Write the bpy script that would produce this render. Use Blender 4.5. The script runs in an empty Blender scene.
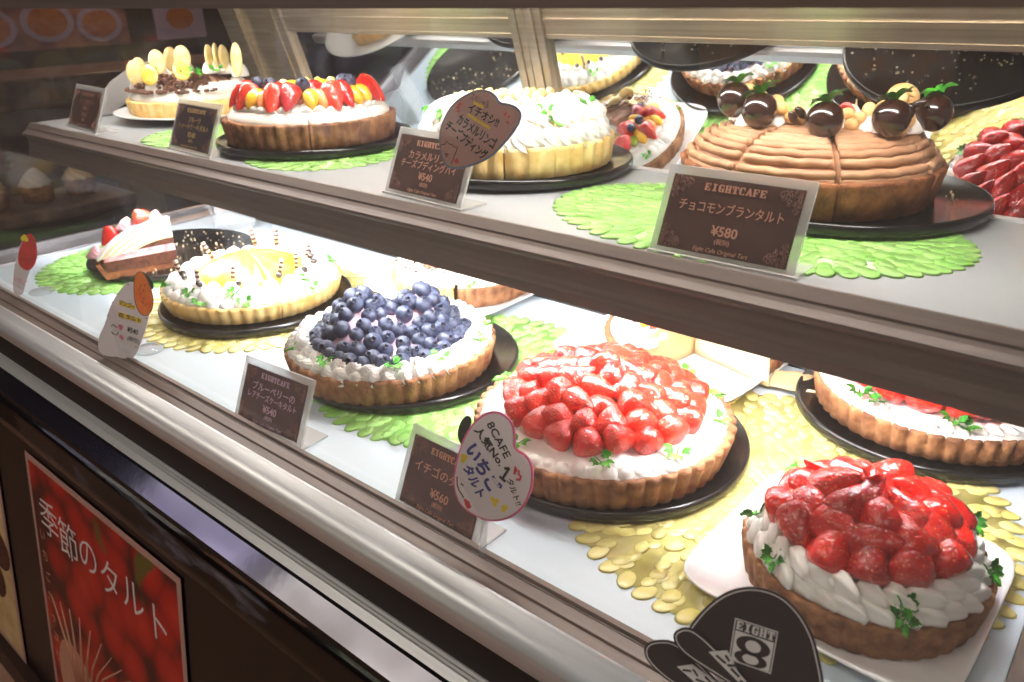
import bpy, math, random
from mathutils import Vector, Matrix, noise
random.seed(7)
PI = math.pi
sc = bpy.context.scene
COL = sc.collection

# ------------------------------------------------------------------ camera, world, exposure
cam_d = bpy.data.cameras.new('camera')
cam = bpy.data.objects.new('camera', cam_d)
COL.objects.link(cam)
cam_d.sensor_width = 36.0
cam_d.lens = 790.0 / 1024.0 * 36.0
cam_d.clip_start = 0.02
cam_d.dof.use_dof = True
cam_d.dof.focus_distance = 0.80
cam_d.dof.aperture_fstop = 9.0
_r = Vector((0.76628, 0.64215, -0.02149))
_u = Vector((-0.24893, 0.32755, 0.91145))
_b = Vector((0.59233, -0.69308, 0.41084))
_m = Matrix((_r, _u, _b)).transposed().to_4x4()
_m.translation = Vector((0, 0, 0.45))
cam.matrix_world = _m
sc.camera = cam
sc.view_settings.view_transform = 'Standard'
sc.view_settings.look = 'None'
sc.view_settings.gamma = 1.0
sc.view_settings.use_curve_mapping = False
sc.view_settings.exposure = 0.72
w = bpy.data.worlds.new('mall')
sc.world = w
w.use_nodes = True
w.node_tree.nodes['Background'].inputs[0].default_value = (0.70, 0.68, 0.69, 1)
w.node_tree.nodes['Background'].inputs[1].default_value = 0.24
LAMP_TOP = 50.0
LAMP_LOW = 90.0
LAMP_CEIL = 5.0

# ------------------------------------------------------------------ helpers
def s2l(c):
    return tuple((x / 12.92 if x <= 0.04045 else ((x + 0.055) / 1.055) ** 2.4) for x in c)

def mat(name, col, rough=0.5, metal=0.0, col2=None, scale=60, bump=0.0, bscale=200, coat=0.0, sss=0.0, emit=0.0, spec=0.5, stretch=None, detail=4, lo=0.35, hi=0.65):
    m = bpy.data.materials.new(name)
    m.use_nodes = True
    nt = m.node_tree
    b = nt.nodes['Principled BSDF']
    b.inputs['Base Color'].default_value = (*s2l(col), 1)
    b.inputs['Roughness'].default_value = rough
    b.inputs['Metallic'].default_value = metal
    b.inputs['Specular IOR Level'].default_value = spec
    b.inputs['Coat Weight'].default_value = coat
    b.inputs['Coat Roughness'].default_value = 0.06
    if sss:
        b.inputs['Subsurface Weight'].default_value = sss
        b.inputs['Subsurface Radius'].default_value = (0.012, 0.008, 0.005)
        b.inputs['Subsurface Scale'].default_value = 0.5
    if emit:
        b.inputs['Emission Color'].default_value = (*s2l(col), 1)
        b.inputs['Emission Strength'].default_value = emit
    tc = None
    if col2 or bump:
        tc = nt.nodes.new('ShaderNodeTexCoord')
    if col2:
        n = nt.nodes.new('ShaderNodeTexNoise')
        n.inputs['Scale'].default_value = scale
        n.inputs['Detail'].default_value = detail
        src = tc.outputs['Object']
        if stretch:
            mp = nt.nodes.new('ShaderNodeMapping')
            mp.inputs['Scale'].default_value = stretch
            nt.links.new(src, mp.inputs[0])
            src = mp.outputs[0]
        nt.links.new(src, n.inputs['Vector'])
        r = nt.nodes.new('ShaderNodeValToRGB')
        r.color_ramp.elements[0].position = lo
        r.color_ramp.elements[1].position = hi
        r.color_ramp.elements[0].color = (*s2l(col), 1)
        r.color_ramp.elements[1].color = (*s2l(col2), 1)
        nt.links.new(n.outputs['Fac'], r.inputs[0])
        nt.links.new(r.outputs[0], b.inputs['Base Color'])
    if bump:
        n2 = nt.nodes.new('ShaderNodeTexNoise')
        n2.inputs['Scale'].default_value = bscale
        n2.inputs['Detail'].default_value = 3
        nt.links.new(tc.outputs['Object'], n2.inputs['Vector'])
        bp = nt.nodes.new('ShaderNodeBump')
        bp.inputs['Strength'].default_value = bump
        bp.inputs['Distance'].default_value = 0.002
        nt.links.new(n2.outputs['Fac'], bp.inputs['Height'])
        nt.links.new(bp.outputs[0], b.inputs['Normal'])
    return m

def berry_mat(name, c1, c2, seed=(0.88, 0.52, 0.22), coat=1.0, rough=0.22):
    m = bpy.data.materials.new(name)
    m.use_nodes = True
    nt = m.node_tree
    b = nt.nodes['Principled BSDF']
    b.inputs['Roughness'].default_value = rough
    b.inputs['Coat Weight'].default_value = coat
    b.inputs['Coat Roughness'].default_value = 0.05
    tc = nt.nodes.new('ShaderNodeTexCoord')
    oi = nt.nodes.new('ShaderNodeObjectInfo')
    n = nt.nodes.new('ShaderNodeTexNoise')
    n.inputs['Scale'].default_value = 45
    nt.links.new(tc.outputs['Object'], n.inputs['Vector'])
    ad = nt.nodes.new('ShaderNodeMath'); ad.operation = 'MULTIPLY_ADD'
    ad.inputs[1].default_value = 0.45
    nt.links.new(oi.outputs['Random'], ad.inputs[0])
    nt.links.new(n.outputs['Fac'], ad.inputs[2])
    r = nt.nodes.new('ShaderNodeValToRGB')
    r.color_ramp.elements[0].position = 0.4
    r.color_ramp.elements[1].position = 0.95
    r.color_ramp.elements[0].color = (*s2l(c1), 1)
    r.color_ramp.elements[1].color = (*s2l(c2), 1)
    nt.links.new(ad.outputs[0], r.inputs[0])
    v = nt.nodes.new('ShaderNodeTexVoronoi')
    v.inputs['Scale'].default_value = 300
    nt.links.new(tc.outputs['Object'], v.inputs['Vector'])
    cr = nt.nodes.new('ShaderNodeValToRGB')
    cr.color_ramp.elements[0].position = 0.12
    cr.color_ramp.elements[1].position = 0.22
    cr.color_ramp.elements[0].color = (1, 1, 1, 1)
    cr.color_ramp.elements[1].color = (0, 0, 0, 1)
    nt.links.new(v.outputs['Distance'], cr.inputs[0])
    mx = nt.nodes.new('ShaderNodeMix'); mx.data_type = 'RGBA'
    nt.links.new(cr.outputs[0], mx.inputs['Factor'])
    nt.links.new(r.outputs[0], mx.inputs['A'])
    mx.inputs['B'].default_value = (*s2l(seed), 1)
    nt.links.new(mx.outputs['Result'], b.inputs['Base Color'])
    cr2 = nt.nodes.new('ShaderNodeValToRGB')
    cr2.color_ramp.elements[0].position = 0.1
    cr2.color_ramp.elements[1].position = 0.5
    nt.links.new(v.outputs['Distance'], cr2.inputs[0])
    bp = nt.nodes.new('ShaderNodeBump')
    bp.inputs['Strength'].default_value = 0.5
    bp.inputs['Distance'].default_value = 0.0012
    nt.links.new(cr2.outputs[0], bp.inputs['Height'])
    nt.links.new(bp.outputs[0], b.inputs['Normal'])
    # a smooth, slightly rippled glaze lies over the seeds
    n3 = nt.nodes.new('ShaderNodeTexNoise'); n3.inputs['Scale'].default_value = 120
    nt.links.new(tc.outputs['Object'], n3.inputs['Vector'])
    b2 = nt.nodes.new('ShaderNodeBump'); b2.inputs['Strength'].default_value = 0.8; b2.inputs['Distance'].default_value = 0.005
    nt.links.new(n3.outputs['Fac'], b2.inputs['Height'])
    nt.links.new(b2.outputs[0], b.inputs['Coat Normal'])
    return m

def glass_mat(name, tint=(1, 1, 1), ior=1.45, haze=0.0, hazecol=(0.9, 0.9, 0.9)):
    m = bpy.data.materials.new(name)
    m.use_nodes = True
    nt = m.node_tree
    nt.nodes.clear()
    out = nt.nodes.new('ShaderNodeOutputMaterial')
    tr = nt.nodes.new('ShaderNodeBsdfTransparent'); tr.inputs[0].default_value = (*tint, 1)
    gl = nt.nodes.new('ShaderNodeBsdfGlossy'); gl.inputs['Roughness'].default_value = 0.02
    fr = nt.nodes.new('ShaderNodeFresnel'); fr.inputs[0].default_value = ior
    mx = nt.nodes.new('ShaderNodeMixShader')
    ge = nt.nodes.new('ShaderNodeNewGeometry')       # only the outer face mirrors; a ray leaving the sheet passes straight out
    mu = nt.nodes.new('ShaderNodeMath'); mu.operation = 'MULTIPLY_ADD'; mu.inputs[1].default_value = -1.0; mu.inputs[2].default_value = 1.0
    nt.links.new(ge.outputs['Backfacing'], mu.inputs[0])
    m3 = nt.nodes.new('ShaderNodeMath'); m3.operation = 'MULTIPLY'
    nt.links.new(fr.outputs[0], m3.inputs[0]); nt.links.new(mu.outputs[0], m3.inputs[1])
    nt.links.new(m3.outputs[0], mx.inputs[0]); nt.links.new(tr.outputs[0], mx.inputs[1]); nt.links.new(gl.outputs[0], mx.inputs[2])
    last = mx
    if haze:
        df = nt.nodes.new('ShaderNodeBsdfPrincipled')
        df.inputs['Base Color'].default_value = (*s2l(hazecol), 1)
        df.inputs['Roughness'].default_value = 0.25
        m2 = nt.nodes.new('ShaderNodeMixShader'); m2.inputs[0].default_value = haze
        nt.links.new(mx.outputs[0], m2.inputs[1]); nt.links.new(df.outputs[0], m2.inputs[2])
        last = m2
    nt.links.new(last.outputs[0], out.inputs[0])
    return m

M = dict(
    cream=mat('whipped cream', (0.97, 0.955, 0.925), 0.45, bump=0.25, bscale=160, sss=0.0),
    crust=mat('brown tart crust', (0.45, 0.28, 0.17), 0.75, col2=(0.67, 0.47, 0.31), scale=55, bump=0.8, bscale=260),
    crust_dark=mat('dark tart crust', (0.40, 0.22, 0.12), 0.75, col2=(0.62, 0.38, 0.22), scale=60, bump=0.8, bscale=260),
    crust_pale=mat('pale tart crust', (0.86, 0.68, 0.38), 0.7, col2=(0.95, 0.84, 0.58), scale=50, bump=0.5, bscale=240),
    red=berry_mat('glazed strawberry', (0.62, 0.02, 0.02), (0.90, 0.13, 0.09)),
    red_bright=berry_mat('bright glazed strawberry', (0.80, 0.05, 0.04), (0.97, 0.25, 0.17)),
    flesh=mat('cut strawberry flesh', (0.72, 0.05, 0.035), 0.25, col2=(0.88, 0.19, 0.12), scale=70, coat=1.0, bump=0.3),
    leaf=mat('chervil leaf', (0.22, 0.58, 0.12), 0.5, col2=(0.45, 0.80, 0.25), scale=150),
    leaf_dark=mat('dark leaf', (0.10, 0.40, 0.08), 0.45, col2=(0.28, 0.65, 0.15), scale=150),
    blue=mat('blueberry skin', (0.09, 0.10, 0.155), 0.42, col2=(0.27, 0.305, 0.415), scale=55, bump=0.2, lo=0.3, hi=0.75),
    blue_in=mat('blueberry crown', (0.06, 0.05, 0.12), 0.7),
    pink_cream=mat('pink blueberry cream', (0.90, 0.74, 0.80), 0.5),
    yellow=mat('mango glaze', (0.95, 0.74, 0.14), 0.25, col2=(0.97, 0.84, 0.36), scale=40, coat=0.8),
    peach=mat('glazed peach', (0.96, 0.68, 0.12), 0.25, col2=(0.99, 0.80, 0.28), scale=60, coat=1.0),
    orange=mat('glazed orange', (0.96, 0.52, 0.25), 0.25, col2=(0.98, 0.68, 0.42), scale=60, coat=1.0),
    pine=mat('pineapple', (0.96, 0.86, 0.45), 0.35, col2=(0.98, 0.93, 0.66), scale=90, coat=0.5),
    kiwi=mat('kiwi', (0.45, 0.58, 0.10), 0.3, col2=(0.72, 0.76, 0.25), scale=90, coat=0.8),
    banana=mat('banana slice', (0.87, 0.76, 0.47), 0.5, col2=(0.92, 0.84, 0.62), scale=90),
    banana_caramel=mat('caramelised banana', (0.88, 0.66, 0.20), 0.3, col2=(0.95, 0.80, 0.40), scale=90, coat=0.6),
    choc=mat('chocolate coating', (0.15, 0.065, 0.045), 0.2, coat=1.0, bump=.25, bscale=70),
    choc_flake=mat('chocolate flakes', (0.28, 0.16, 0.11), 0.6, col2=(0.46, 0.29, 0.20), scale=150),
    choc_cream=mat('chocolate cream', (0.60, 0.42, 0.33), 0.5, col2=(0.68, 0.49, 0.39), scale=90),
    sponge=mat('chocolate sponge', (0.28, 0.15, 0.10), 0.9, col2=(0.42, 0.25, 0.17), scale=140, bump=0.6, bscale=300),
    marron=mat('chestnut cream', (0.68, 0.50, 0.37), 0.5, col2=(0.76, 0.58, 0.44), scale=70),
    nut=mat('roasted nut', (0.88, 0.66, 0.40), 0.45, col2=(0.95, 0.79, 0.55), scale=120),
    caramel=mat('caramel apple', (0.93, 0.78, 0.48), 0.25, col2=(0.98, 0.90, 0.68), scale=120, coat=0.9),
    straw_cream=mat('pink strawberry cream', (0.97, 0.80, 0.82), 0.5, col2=(0.90, 0.42, 0.42), scale=50, lo=0.45, hi=0.7),
    crepe=mat('crepe layer', (0.95, 0.86, 0.66), 0.6),
    stick=None,
    plate_black=mat('black cake plate', (0.10, 0.095, 0.095), 0.22, bump=0.05, bscale=60),
    plate_white=mat('white porcelain', (0.94, 0.935, 0.93), 0.18, coat=0.4),
    crumb=mat('pastry crumb', (0.80, 0.68, 0.48), 0.8, col2=(0.94, 0.88, 0.75), scale=300),
    deck=mat('pale glass deck', (0.80, 0.86, 0.90), 0.22, col2=(0.83, 0.88, 0.915), scale=3),
    shelf=mat('grey frosted shelf', (0.66, 0.67, 0.68), 0.22, col2=(0.70, 0.71, 0.72), scale=4),
    brown=mat('brown anodised aluminium', (0.42, 0.37, 0.345), 0.40, metal=0.15, col2=(0.465, 0.41, 0.38), scale=4, stretch=(1, 60, 60)),
    bronze=mat('bronze aluminium', (0.62, 0.57, 0.50), 0.3, metal=0.8, col2=(0.70, 0.65, 0.57), scale=4, stretch=(1, 60, 60)),
    silver=mat('polished aluminium', (0.87, 0.87, 0.88), 0.38, metal=0.6, col2=(0.90, 0.90, 0.91), scale=3, stretch=(1, 90, 90)),
    silver_dull=mat('dull aluminium', (0.62, 0.61, 0.62), 0.35, metal=0.8),
    black=mat('black rubber groove', (0.07, 0.065, 0.07), 0.5),
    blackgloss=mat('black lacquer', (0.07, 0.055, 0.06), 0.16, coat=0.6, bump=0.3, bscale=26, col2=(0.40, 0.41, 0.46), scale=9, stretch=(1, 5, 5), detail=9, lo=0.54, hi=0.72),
    panel=mat('dark lacquer panel', (0.065, 0.04, 0.04), 0.3),
    mirror=mat('mirror', (0.86, 0.87, 0.86), 0.015, metal=1.0),
    strip=mat('chrome strip', (0.72, 0.72, 0.76), 0.12, metal=1.0, bump=0.12, bscale=18),
    acrylic=glass_mat('clear acrylic', (0.94, 0.95, 0.95), 1.49, 0.42, (0.90, 0.89, 0.88)),
    clear=glass_mat('clear plastic', (0.95, 0.96, 0.97), 1.45, 0.26, (0.9, 0.92, 0.93)),
    glass=glass_mat('case glass', (0.985, 0.985, 0.985), 1.35, 0.04, (0.94, 0.93, 0.93)),  # pale diffuse haze mixed in imitates the veil of reflected glare
    endglass=glass_mat('end glass', (0.80, 0.78, 0.78), 1.6),
    card=mat('brown printed card', (0.30, 0.20, 0.17), 0.35, col2=(0.35, 0.245, 0.21), scale=30),
    card_purple=mat('purple brown printed card', (0.32, 0.23, 0.235), 0.35, col2=(0.38, 0.28, 0.28), scale=30),
    card_gold=mat('violet printed card', (0.21, 0.17, 0.20), 0.3, col2=(0.28, 0.23, 0.27), scale=30),
    ink_pink=mat('pale pink ink', (0.82, 0.60, 0.50), 0.5),
    ink_orn=mat('ornament ink', (0.58, 0.42, 0.35), 0.5),
    ink_lilac=mat('lilac ink', (0.80, 0.66, 0.74), 0.5),
    ink_gold=mat('gold ink', (0.70, 0.58, 0.36), 0.4),
    ink_black=mat('black marker', (0.12, 0.11, 0.12), 0.6),
    ink_blue=mat('blue marker', (0.20, 0.24, 0.52), 0.6),
    ink_red=mat('red marker', (0.86, 0.30, 0.30), 0.6),
    ink_yellow=mat('yellow marker', (0.93, 0.82, 0.20), 0.6),
    ink_pinkm=mat('pink marker', (0.88, 0.42, 0.58), 0.6),
    ink_brown=mat('brown marker', (0.42, 0.28, 0.20), 0.6),
    paper=mat('white card paper', (0.86, 0.83, 0.84), 0.6),
    paper_pink=mat('pink card paper', (0.76, 0.60, 0.56), 0.6),
    edge_blue=mat('grey blue card edge', (0.50, 0.54, 0.62), 0.6),
    edge_pink=mat('pink card edge', (0.86, 0.42, 0.58), 0.6),
    kraft=mat('kraft baking paper', (0.80, 0.67, 0.46), 0.6, col2=(0.88, 0.77, 0.58), scale=20),
    kraft_light=mat('light baking paper', (0.90, 0.80, 0.62), 0.55, col2=(0.94, 0.87, 0.73), scale=20),
    cap_black=mat('matt black card', (0.30, 0.275, 0.28), 0.55),
    ink_white=mat('white print', (0.90, 0.89, 0.89), 0.5),
    papaya=mat('printed papaya', (0.90, 0.42, 0.16), 0.5, col2=(0.93, 0.52, 0.22), scale=60),
    dark_green=mat('dark green card', (0.13, 0.20, 0.16), 0.6),
    green=mat('green flower mat', (0.52, 0.76, 0.34), 0.3, col2=(0.68, 0.87, 0.50), scale=25, coat=0.5),
    yellowmat=mat('yellow flower mat', (0.82, 0.77, 0.42), 0.3, col2=(0.91, 0.87, 0.58), scale=25, coat=0.5),
    wall=mat('dark mall wall', (0.17, 0.13, 0.15), 0.7),
    counter=mat('brown counter front', (0.24, 0.19, 0.18), 0.4, col2=(0.33, 0.26, 0.23), scale=6),
    counter_top=mat('worn beige counter', (0.50, 0.41, 0.34), 0.4, col2=(0.30, 0.23, 0.22), scale=9, stretch=(1, 3, 1)),
    floor=mat('pinkish floor tile', (0.66, 0.50, 0.42), 0.5, col2=(0.72, 0.56, 0.47), scale=5),
    plinth=mat('dark wood plinth', (0.22, 0.14, 0.12), 0.5),
    ceil=mat('grey ceiling', (0.5, 0.48, 0.47), 0.8),
    menu=mat('menu poster', (0.42, 0.28, 0.30), 0.5, col2=(0.60, 0.42, 0.34), scale=12),
    menu2=mat('pale menu sheet', (0.60, 0.55, 0.66), 0.5),
    soup=mat('printed curry', (0.55, 0.30, 0.18), 0.5, col2=(0.66, 0.44, 0.24), scale=40),
    post=mat('beige post', (0.58, 0.52, 0.42), 0.6),
    satin=mat('satin silver sheet', (0.74, 0.73, 0.72), 0.35, metal=0.3),
    lampglow=mat('lamp diffuser', (1.0, 0.97, 0.93), 0.5, emit=1.0),
)

def striped(name, c1, c2, scale, axis='Z'):
    m = bpy.data.materials.new(name); m.use_nodes = True
    nt = m.node_tree; b = nt.nodes['Principled BSDF']
    tc = nt.nodes.new('ShaderNodeTexCoord'); wv = nt.nodes.new('ShaderNodeTexWave')
    wv.bands_direction = axis; wv.inputs['Scale'].default_value = scale; wv.inputs['Distortion'].default_value = 0.0
    nt.links.new(tc.outputs['Object'], wv.inputs['Vector'])
    r = nt.nodes.new('ShaderNodeValToRGB'); r.color_ramp.interpolation = 'CONSTANT'
    r.color_ramp.elements[0].color = (*s2l(c1), 1); r.color_ramp.elements[1].color = (*s2l(c2), 1)
    r.color_ramp.elements[1].position = 0.5
    nt.links.new(wv.outputs['Fac'], r.inputs[0]); nt.links.new(r.outputs[0], b.inputs['Base Color'])
    b.inputs['Roughness'].default_value = 0.4
    return m
M['stick'] = striped('striped chocolate', (0.26, 0.11, 0.08), (0.80, 0.70, 0.62), 45)

def berries_print(name):
    m = bpy.data.materials.new(name); m.use_nodes = True
    nt = m.node_tree; b = nt.nodes['Principled BSDF']; b.inputs['Roughness'].default_value = 0.3
    tc = nt.nodes.new('ShaderNodeTexCoord')
    v = nt.nodes.new('ShaderNodeTexVoronoi'); v.inputs['Scale'].default_value = 13
    nt.links.new(tc.outputs['Object'], v.inputs['Vector'])
    r = nt.nodes.new('ShaderNodeValToRGB')
    e = r.color_ramp.elements
    e[0].position = 0.0; e[0].color = (*s2l((0.86, 0.22, 0.16)), 1)
    e[1].position = 0.75; e[1].color = (*s2l((0.30, 0.06, 0.05)), 1)
    x = e.new(0.45); x.color = (*s2l((0.74, 0.12, 0.09)), 1)
    nt.links.new(v.outputs['Distance'], r.inputs[0])
    n = nt.nodes.new('ShaderNodeTexNoise'); n.inputs['Scale'].default_value = 9
    nt.links.new(tc.outputs['Object'], n.inputs['Vector'])
    r2 = nt.nodes.new('ShaderNodeValToRGB'); r2.color_ramp.elements[0].position = 0.62; r2.color_ramp.elements[1].position = 0.68
    nt.links.new(n.outputs['Fac'], r2.inputs[0])
    mx = nt.nodes.new('ShaderNodeMix'); mx.data_type = 'RGBA'
    nt.links.new(r2.outputs[0], mx.inputs['Factor']); nt.links.new(r.outputs[0], mx.inputs['A'])
    mx.inputs['B'].default_value = (*s2l((0.42, 0.38, 0.16)), 1)
    nt.links.new(mx.outputs['Result'], b.inputs['Base Color'])
    return m
M['berries'] = berries_print('strawberry photo print')

# ---- meshes
def mesh(name, V, F, mats, mi=None, smooth=True):
    me = bpy.data.meshes.new(name)
    me.from_pydata([tuple(v) for v in V], [], F)
    for m in (mats if isinstance(mats, (list, tuple)) else [mats]):
        me.materials.append(M[m] if isinstance(m, str) else m)
    if mi:
        me.polygons.foreach_set('material_index', mi)
    me.polygons.foreach_set('use_smooth', [smooth] * len(me.polygons))
    me.update()
    return me

def part(name, me, parent=None, mx=None, label=None):
    o = bpy.data.objects.new(name, me)
    COL.objects.link(o)
    if parent:
        o.parent = parent
    if mx is not None:
        o.matrix_local = mx
    if label:
        o['label'] = label
    return o

def tag(o, label, cat, group=None, kind=None):
    o['label'] = label; o['category'] = cat
    if group: o['group'] = group
    if kind: o['kind'] = kind
    return o

def thing(name, label, cat, loc=(0, 0, 0), rot=0.0, group=None, mx=None):
    o = bpy.data.objects.new(name, None)
    o.empty_display_size = 0.02
    COL.objects.link(o)
    o.matrix_world = mx if mx is not None else Matrix.Translation(Vector(loc)) @ Matrix.Rotation(rot, 4, 'Z')
    return tag(o, label, cat, group)

def face(x, y):
    return math.atan2(-y, -x) + PI / 2

def T(x=0, y=0, z=0, rx=0, ry=0, rz=0, s=1.0):
    m = Matrix.Translation((x, y, z)) @ Matrix.Rotation(rz, 4, 'Z') @ Matrix.Rotation(ry, 4, 'Y') @ Matrix.Rotation(rx, 4, 'X')
    sv = s if isinstance(s, (tuple, list)) else (s, s, s)
    return m @ Matrix.Diagonal((*sv, 1))

def aim(p, d, spin=0.0, s=1.0):
    """local +Z points along d"""
    q = Vector(d).normalized().to_track_quat('Z', 'Y')
    sv = s if isinstance(s, (tuple, list)) else (s, s, s)
    return Matrix.Translation(p) @ q.to_matrix().to_4x4() @ Matrix.Rotation(spin, 4, 'Z') @ Matrix.Diagonal((*sv, 1))

class MB:
    def __init__(self): self.V = []; self.F = []; self.I = []
    def add(self, V, F, mi=0, mx=None):
        o = len(self.V)
        self.V += [(mx @ Vector(v)) if mx is not None else Vector(v) for v in V]
        self.F += [tuple(i + o for i in f) for f in F]
        self.I += [mi] * len(F)
        return self
    def box(self, a, b, mi=0, mx=None, bev=0.0):
        x0, y0, z0 = a; x1, y1, z1 = b
        if bev <= 0:
            V = [(x0, y0, z0), (x1, y0, z0), (x1, y1, z0), (x0, y1, z0), (x0, y0, z1), (x1, y0, z1), (x1, y1, z1), (x0, y1, z1)]
            F = [(0, 3, 2, 1), (4, 5, 6, 7), (0, 1, 5, 4), (1, 2, 6, 5), (2, 3, 7, 6), (3, 0, 4, 7)]
            return self.add(V, F, mi, mx)
        import bmesh
        bm = bmesh.new()
        bmesh.ops.create_cube(bm, size=1.0)
        for v in bm.verts:
            v.co = Vector(((x0 + x1) / 2 + v.co.x * (x1 - x0), (y0 + y1) / 2 + v.co.y * (y1 - y0), (z0 + z1) / 2 + v.co.z * (z1 - z0)))
        bmesh.ops.bevel(bm, geom=bm.edges[:], offset=bev, segments=2, affect='EDGES', profile=0.5)
        bm.verts.index_update()
        V = [v.co.copy() for v in bm.verts]; F = [tuple(v.index for v in f.verts) for f in bm.faces]
        bm.free()
        return self.add(V, F, mi, mx)
    def tube(self, pts, r, n=8, mi=0, mx=None, taper=None):
        pts = [Vector(p) for p in pts]; V = []; F = []
        for i, p in enumerate(pts):
            d = (pts[min(i + 1, len(pts) - 1)] - pts[max(i - 1, 0)]).normalized()
            a = d.cross(Vector((0, 0, 1)))
            if a.length < 1e-4: a = d.cross(Vector((0, 1, 0)))
            a.normalize(); b = a.cross(d)
            rr = r if taper is None else r * taper(i / (len(pts) - 1))
            V += [p + (a * math.cos(t) + b * math.sin(t)) * rr for t in [2 * PI * k / n for k in range(n)]]
        for i in range(len(pts) - 1):
            for k in range(n):
                F.append((i * n + k, i * n + (k + 1) % n, (i + 1) * n + (k + 1) % n, (i + 1) * n + k))
        F.append(tuple(range(n - 1, -1, -1))); F.append(tuple((len(pts) - 1) * n + k for k in range(n)))
        return self.add(V, F, mi, mx)
    def prism(self, pts, z0, z1, mi=0, mx=None, side=None):
        n = len(pts)
        V = [(x, y, z0) for x, y in pts] + [(x, y, z1) for x, y in pts]
        ar = sum(pts[i][0] * pts[(i + 1) % n][1] - pts[(i + 1) % n][0] * pts[i][1] for i in range(n))
        top = tuple(range(n, 2 * n)); bot = tuple(range(n - 1, -1, -1))
        S = [(i, (i + 1) % n, n + (i + 1) % n, n + i) for i in range(n)]
        if ar < 0:
            top = top[::-1]; bot = bot[::-1]; S = [f[::-1] for f in S]
        self.add(V, [top, bot], mi, mx)
        self.add(V, S, mi if side is None else side, mx)
        return self
    def ball(self, r=1.0, nu=12, nv=8, mi=0, mx=None):
        V = [(0, 0, -r)]; F = []
        for j in range(1, nv):
            t = -PI / 2 + PI * j / nv
            V += [(r * math.cos(t) * math.cos(2 * PI * i / nu), r * math.cos(t) * math.sin(2 * PI * i / nu), r * math.sin(t)) for i in range(nu)]
        V.append((0, 0, r)); L = len(V) - 1
        for i in range(nu):
            F.append((0, 1 + (i + 1) % nu, 1 + i)); F.append((L, 1 + (nv - 2) * nu + i, 1 + (nv - 2) * nu + (i + 1) % nu))
            for j in range(nv - 2):
                a = 1 + j * nu
                F.append((a + i, a + (i + 1) % nu, a + nu + (i + 1) % nu, a + nu + i))
        return self.add(V, F, mi, mx)
    def build(self, name, mats, smooth=True): return mesh(name, self.V, self.F, mats, self.I, smooth)

def revolve(sec, a0=0.0, a1=2 * PI, n=64, cap=True):
    """sec(theta) -> list of (r, z) from the axis out and back to the axis; a wedge gets flat cut faces"""
    full = abs(a1 - a0) > 2 * PI - 1e-4
    m = n if full else n + 1
    V = []; F = []
    for i in range(m):
        t = a0 + (a1 - a0) * i / n
        S = sec(t)
        V += [(r * math.cos(t), r * math.sin(t), z) for r, z in S]
    k = len(S)
    for i in range(n):
        j = (i + 1) % m if full else i + 1
        for q in range(k - 1):
            F.append((i * k + q, j * k + q, j * k + q + 1, i * k + q + 1))
    if not full and cap:
        F.append(tuple(range(k))); F.append(tuple((m - 1) * k + q for q in range(k - 1, -1, -1)))
    return V, F

def nz(x, y, z, s): return noise.noise(Vector((x * s, y * s, z * s)))

def text(parent, body, x, y, size, m, z=0.001, rot=0.0, bold=0.0, align='CENTER', sx=1.0, shear=0.0, name='lettering'):
    c = bpy.data.curves.new('t', 'FONT')
    c.body = body; c.size = size; c.align_x = align; c.align_y = 'CENTER'
    c.extrude = 0.00015; c.offset = bold; c.shear = shear; c.resolution_u = 3
    o = bpy.data.objects.new('t', c); COL.objects.link(o)
    dg = bpy.context.evaluated_depsgraph_get()
    me = bpy.data.meshes.new_from_object(o.evaluated_get(dg))
    bpy.data.objects.remove(o); bpy.data.curves.remove(c)
    me.name = name
    me.materials.clear(); me.materials.append(M[m])
    return part(name, me, parent, T(x, y, z, 0, 0, rot, (sx, 1, 1)))

# ------------------------------------------------------------------ room and mall
def struct(name, me, mx=None):
    o = part(name, me, None, mx); o['kind'] = 'structure'; return o
struct('floor', MB().box((-6, -2.5, -1.02), (2, 6, -0.95)).build('floor', 'floor', False))
struct('wall_left', MB().box((-5.2, -2.5, -0.95), (-5.0, 6, 2.2)).build('wall', 'wall', False))
struct('wall_back', MB().box((-6, 4.4, -0.95), (2, 4.6, 2.2)).build('wall', 'wall', False))
struct('ceiling', MB().box((-6, -2.5, 2.2), (2, 6, 2.3)).build('ceiling', 'ceil', False))
glow_c = mat('ceiling diffuser', (1.0, 0.96, 0.90), 0.5, emit=LAMP_CEIL)
i = 0
for cx, cy, lab in ((-2.3, -0.75, 'ceiling light over the aisle, by the far left end of the case'), (-0.9, -0.75, 'ceiling light over the aisle, above the middle of the case'),
                    (0.5, -0.75, 'ceiling light over the aisle, behind the camera')):
    t = thing('ceiling_light', 'square white ' + lab, 'ceiling light', (cx, cy, 2.14), 0, 'ceiling lights over the aisle')
    part('frame', MB().box((-.34, -.34, .03), (.34, .34, .06), bev=.004).build('f', 'silver_dull', False), t)
    part('diffuser', MB().box((-.30, -.30, .015), (.30, .30, .03)).build('d', glow_c, False), t)

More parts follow.
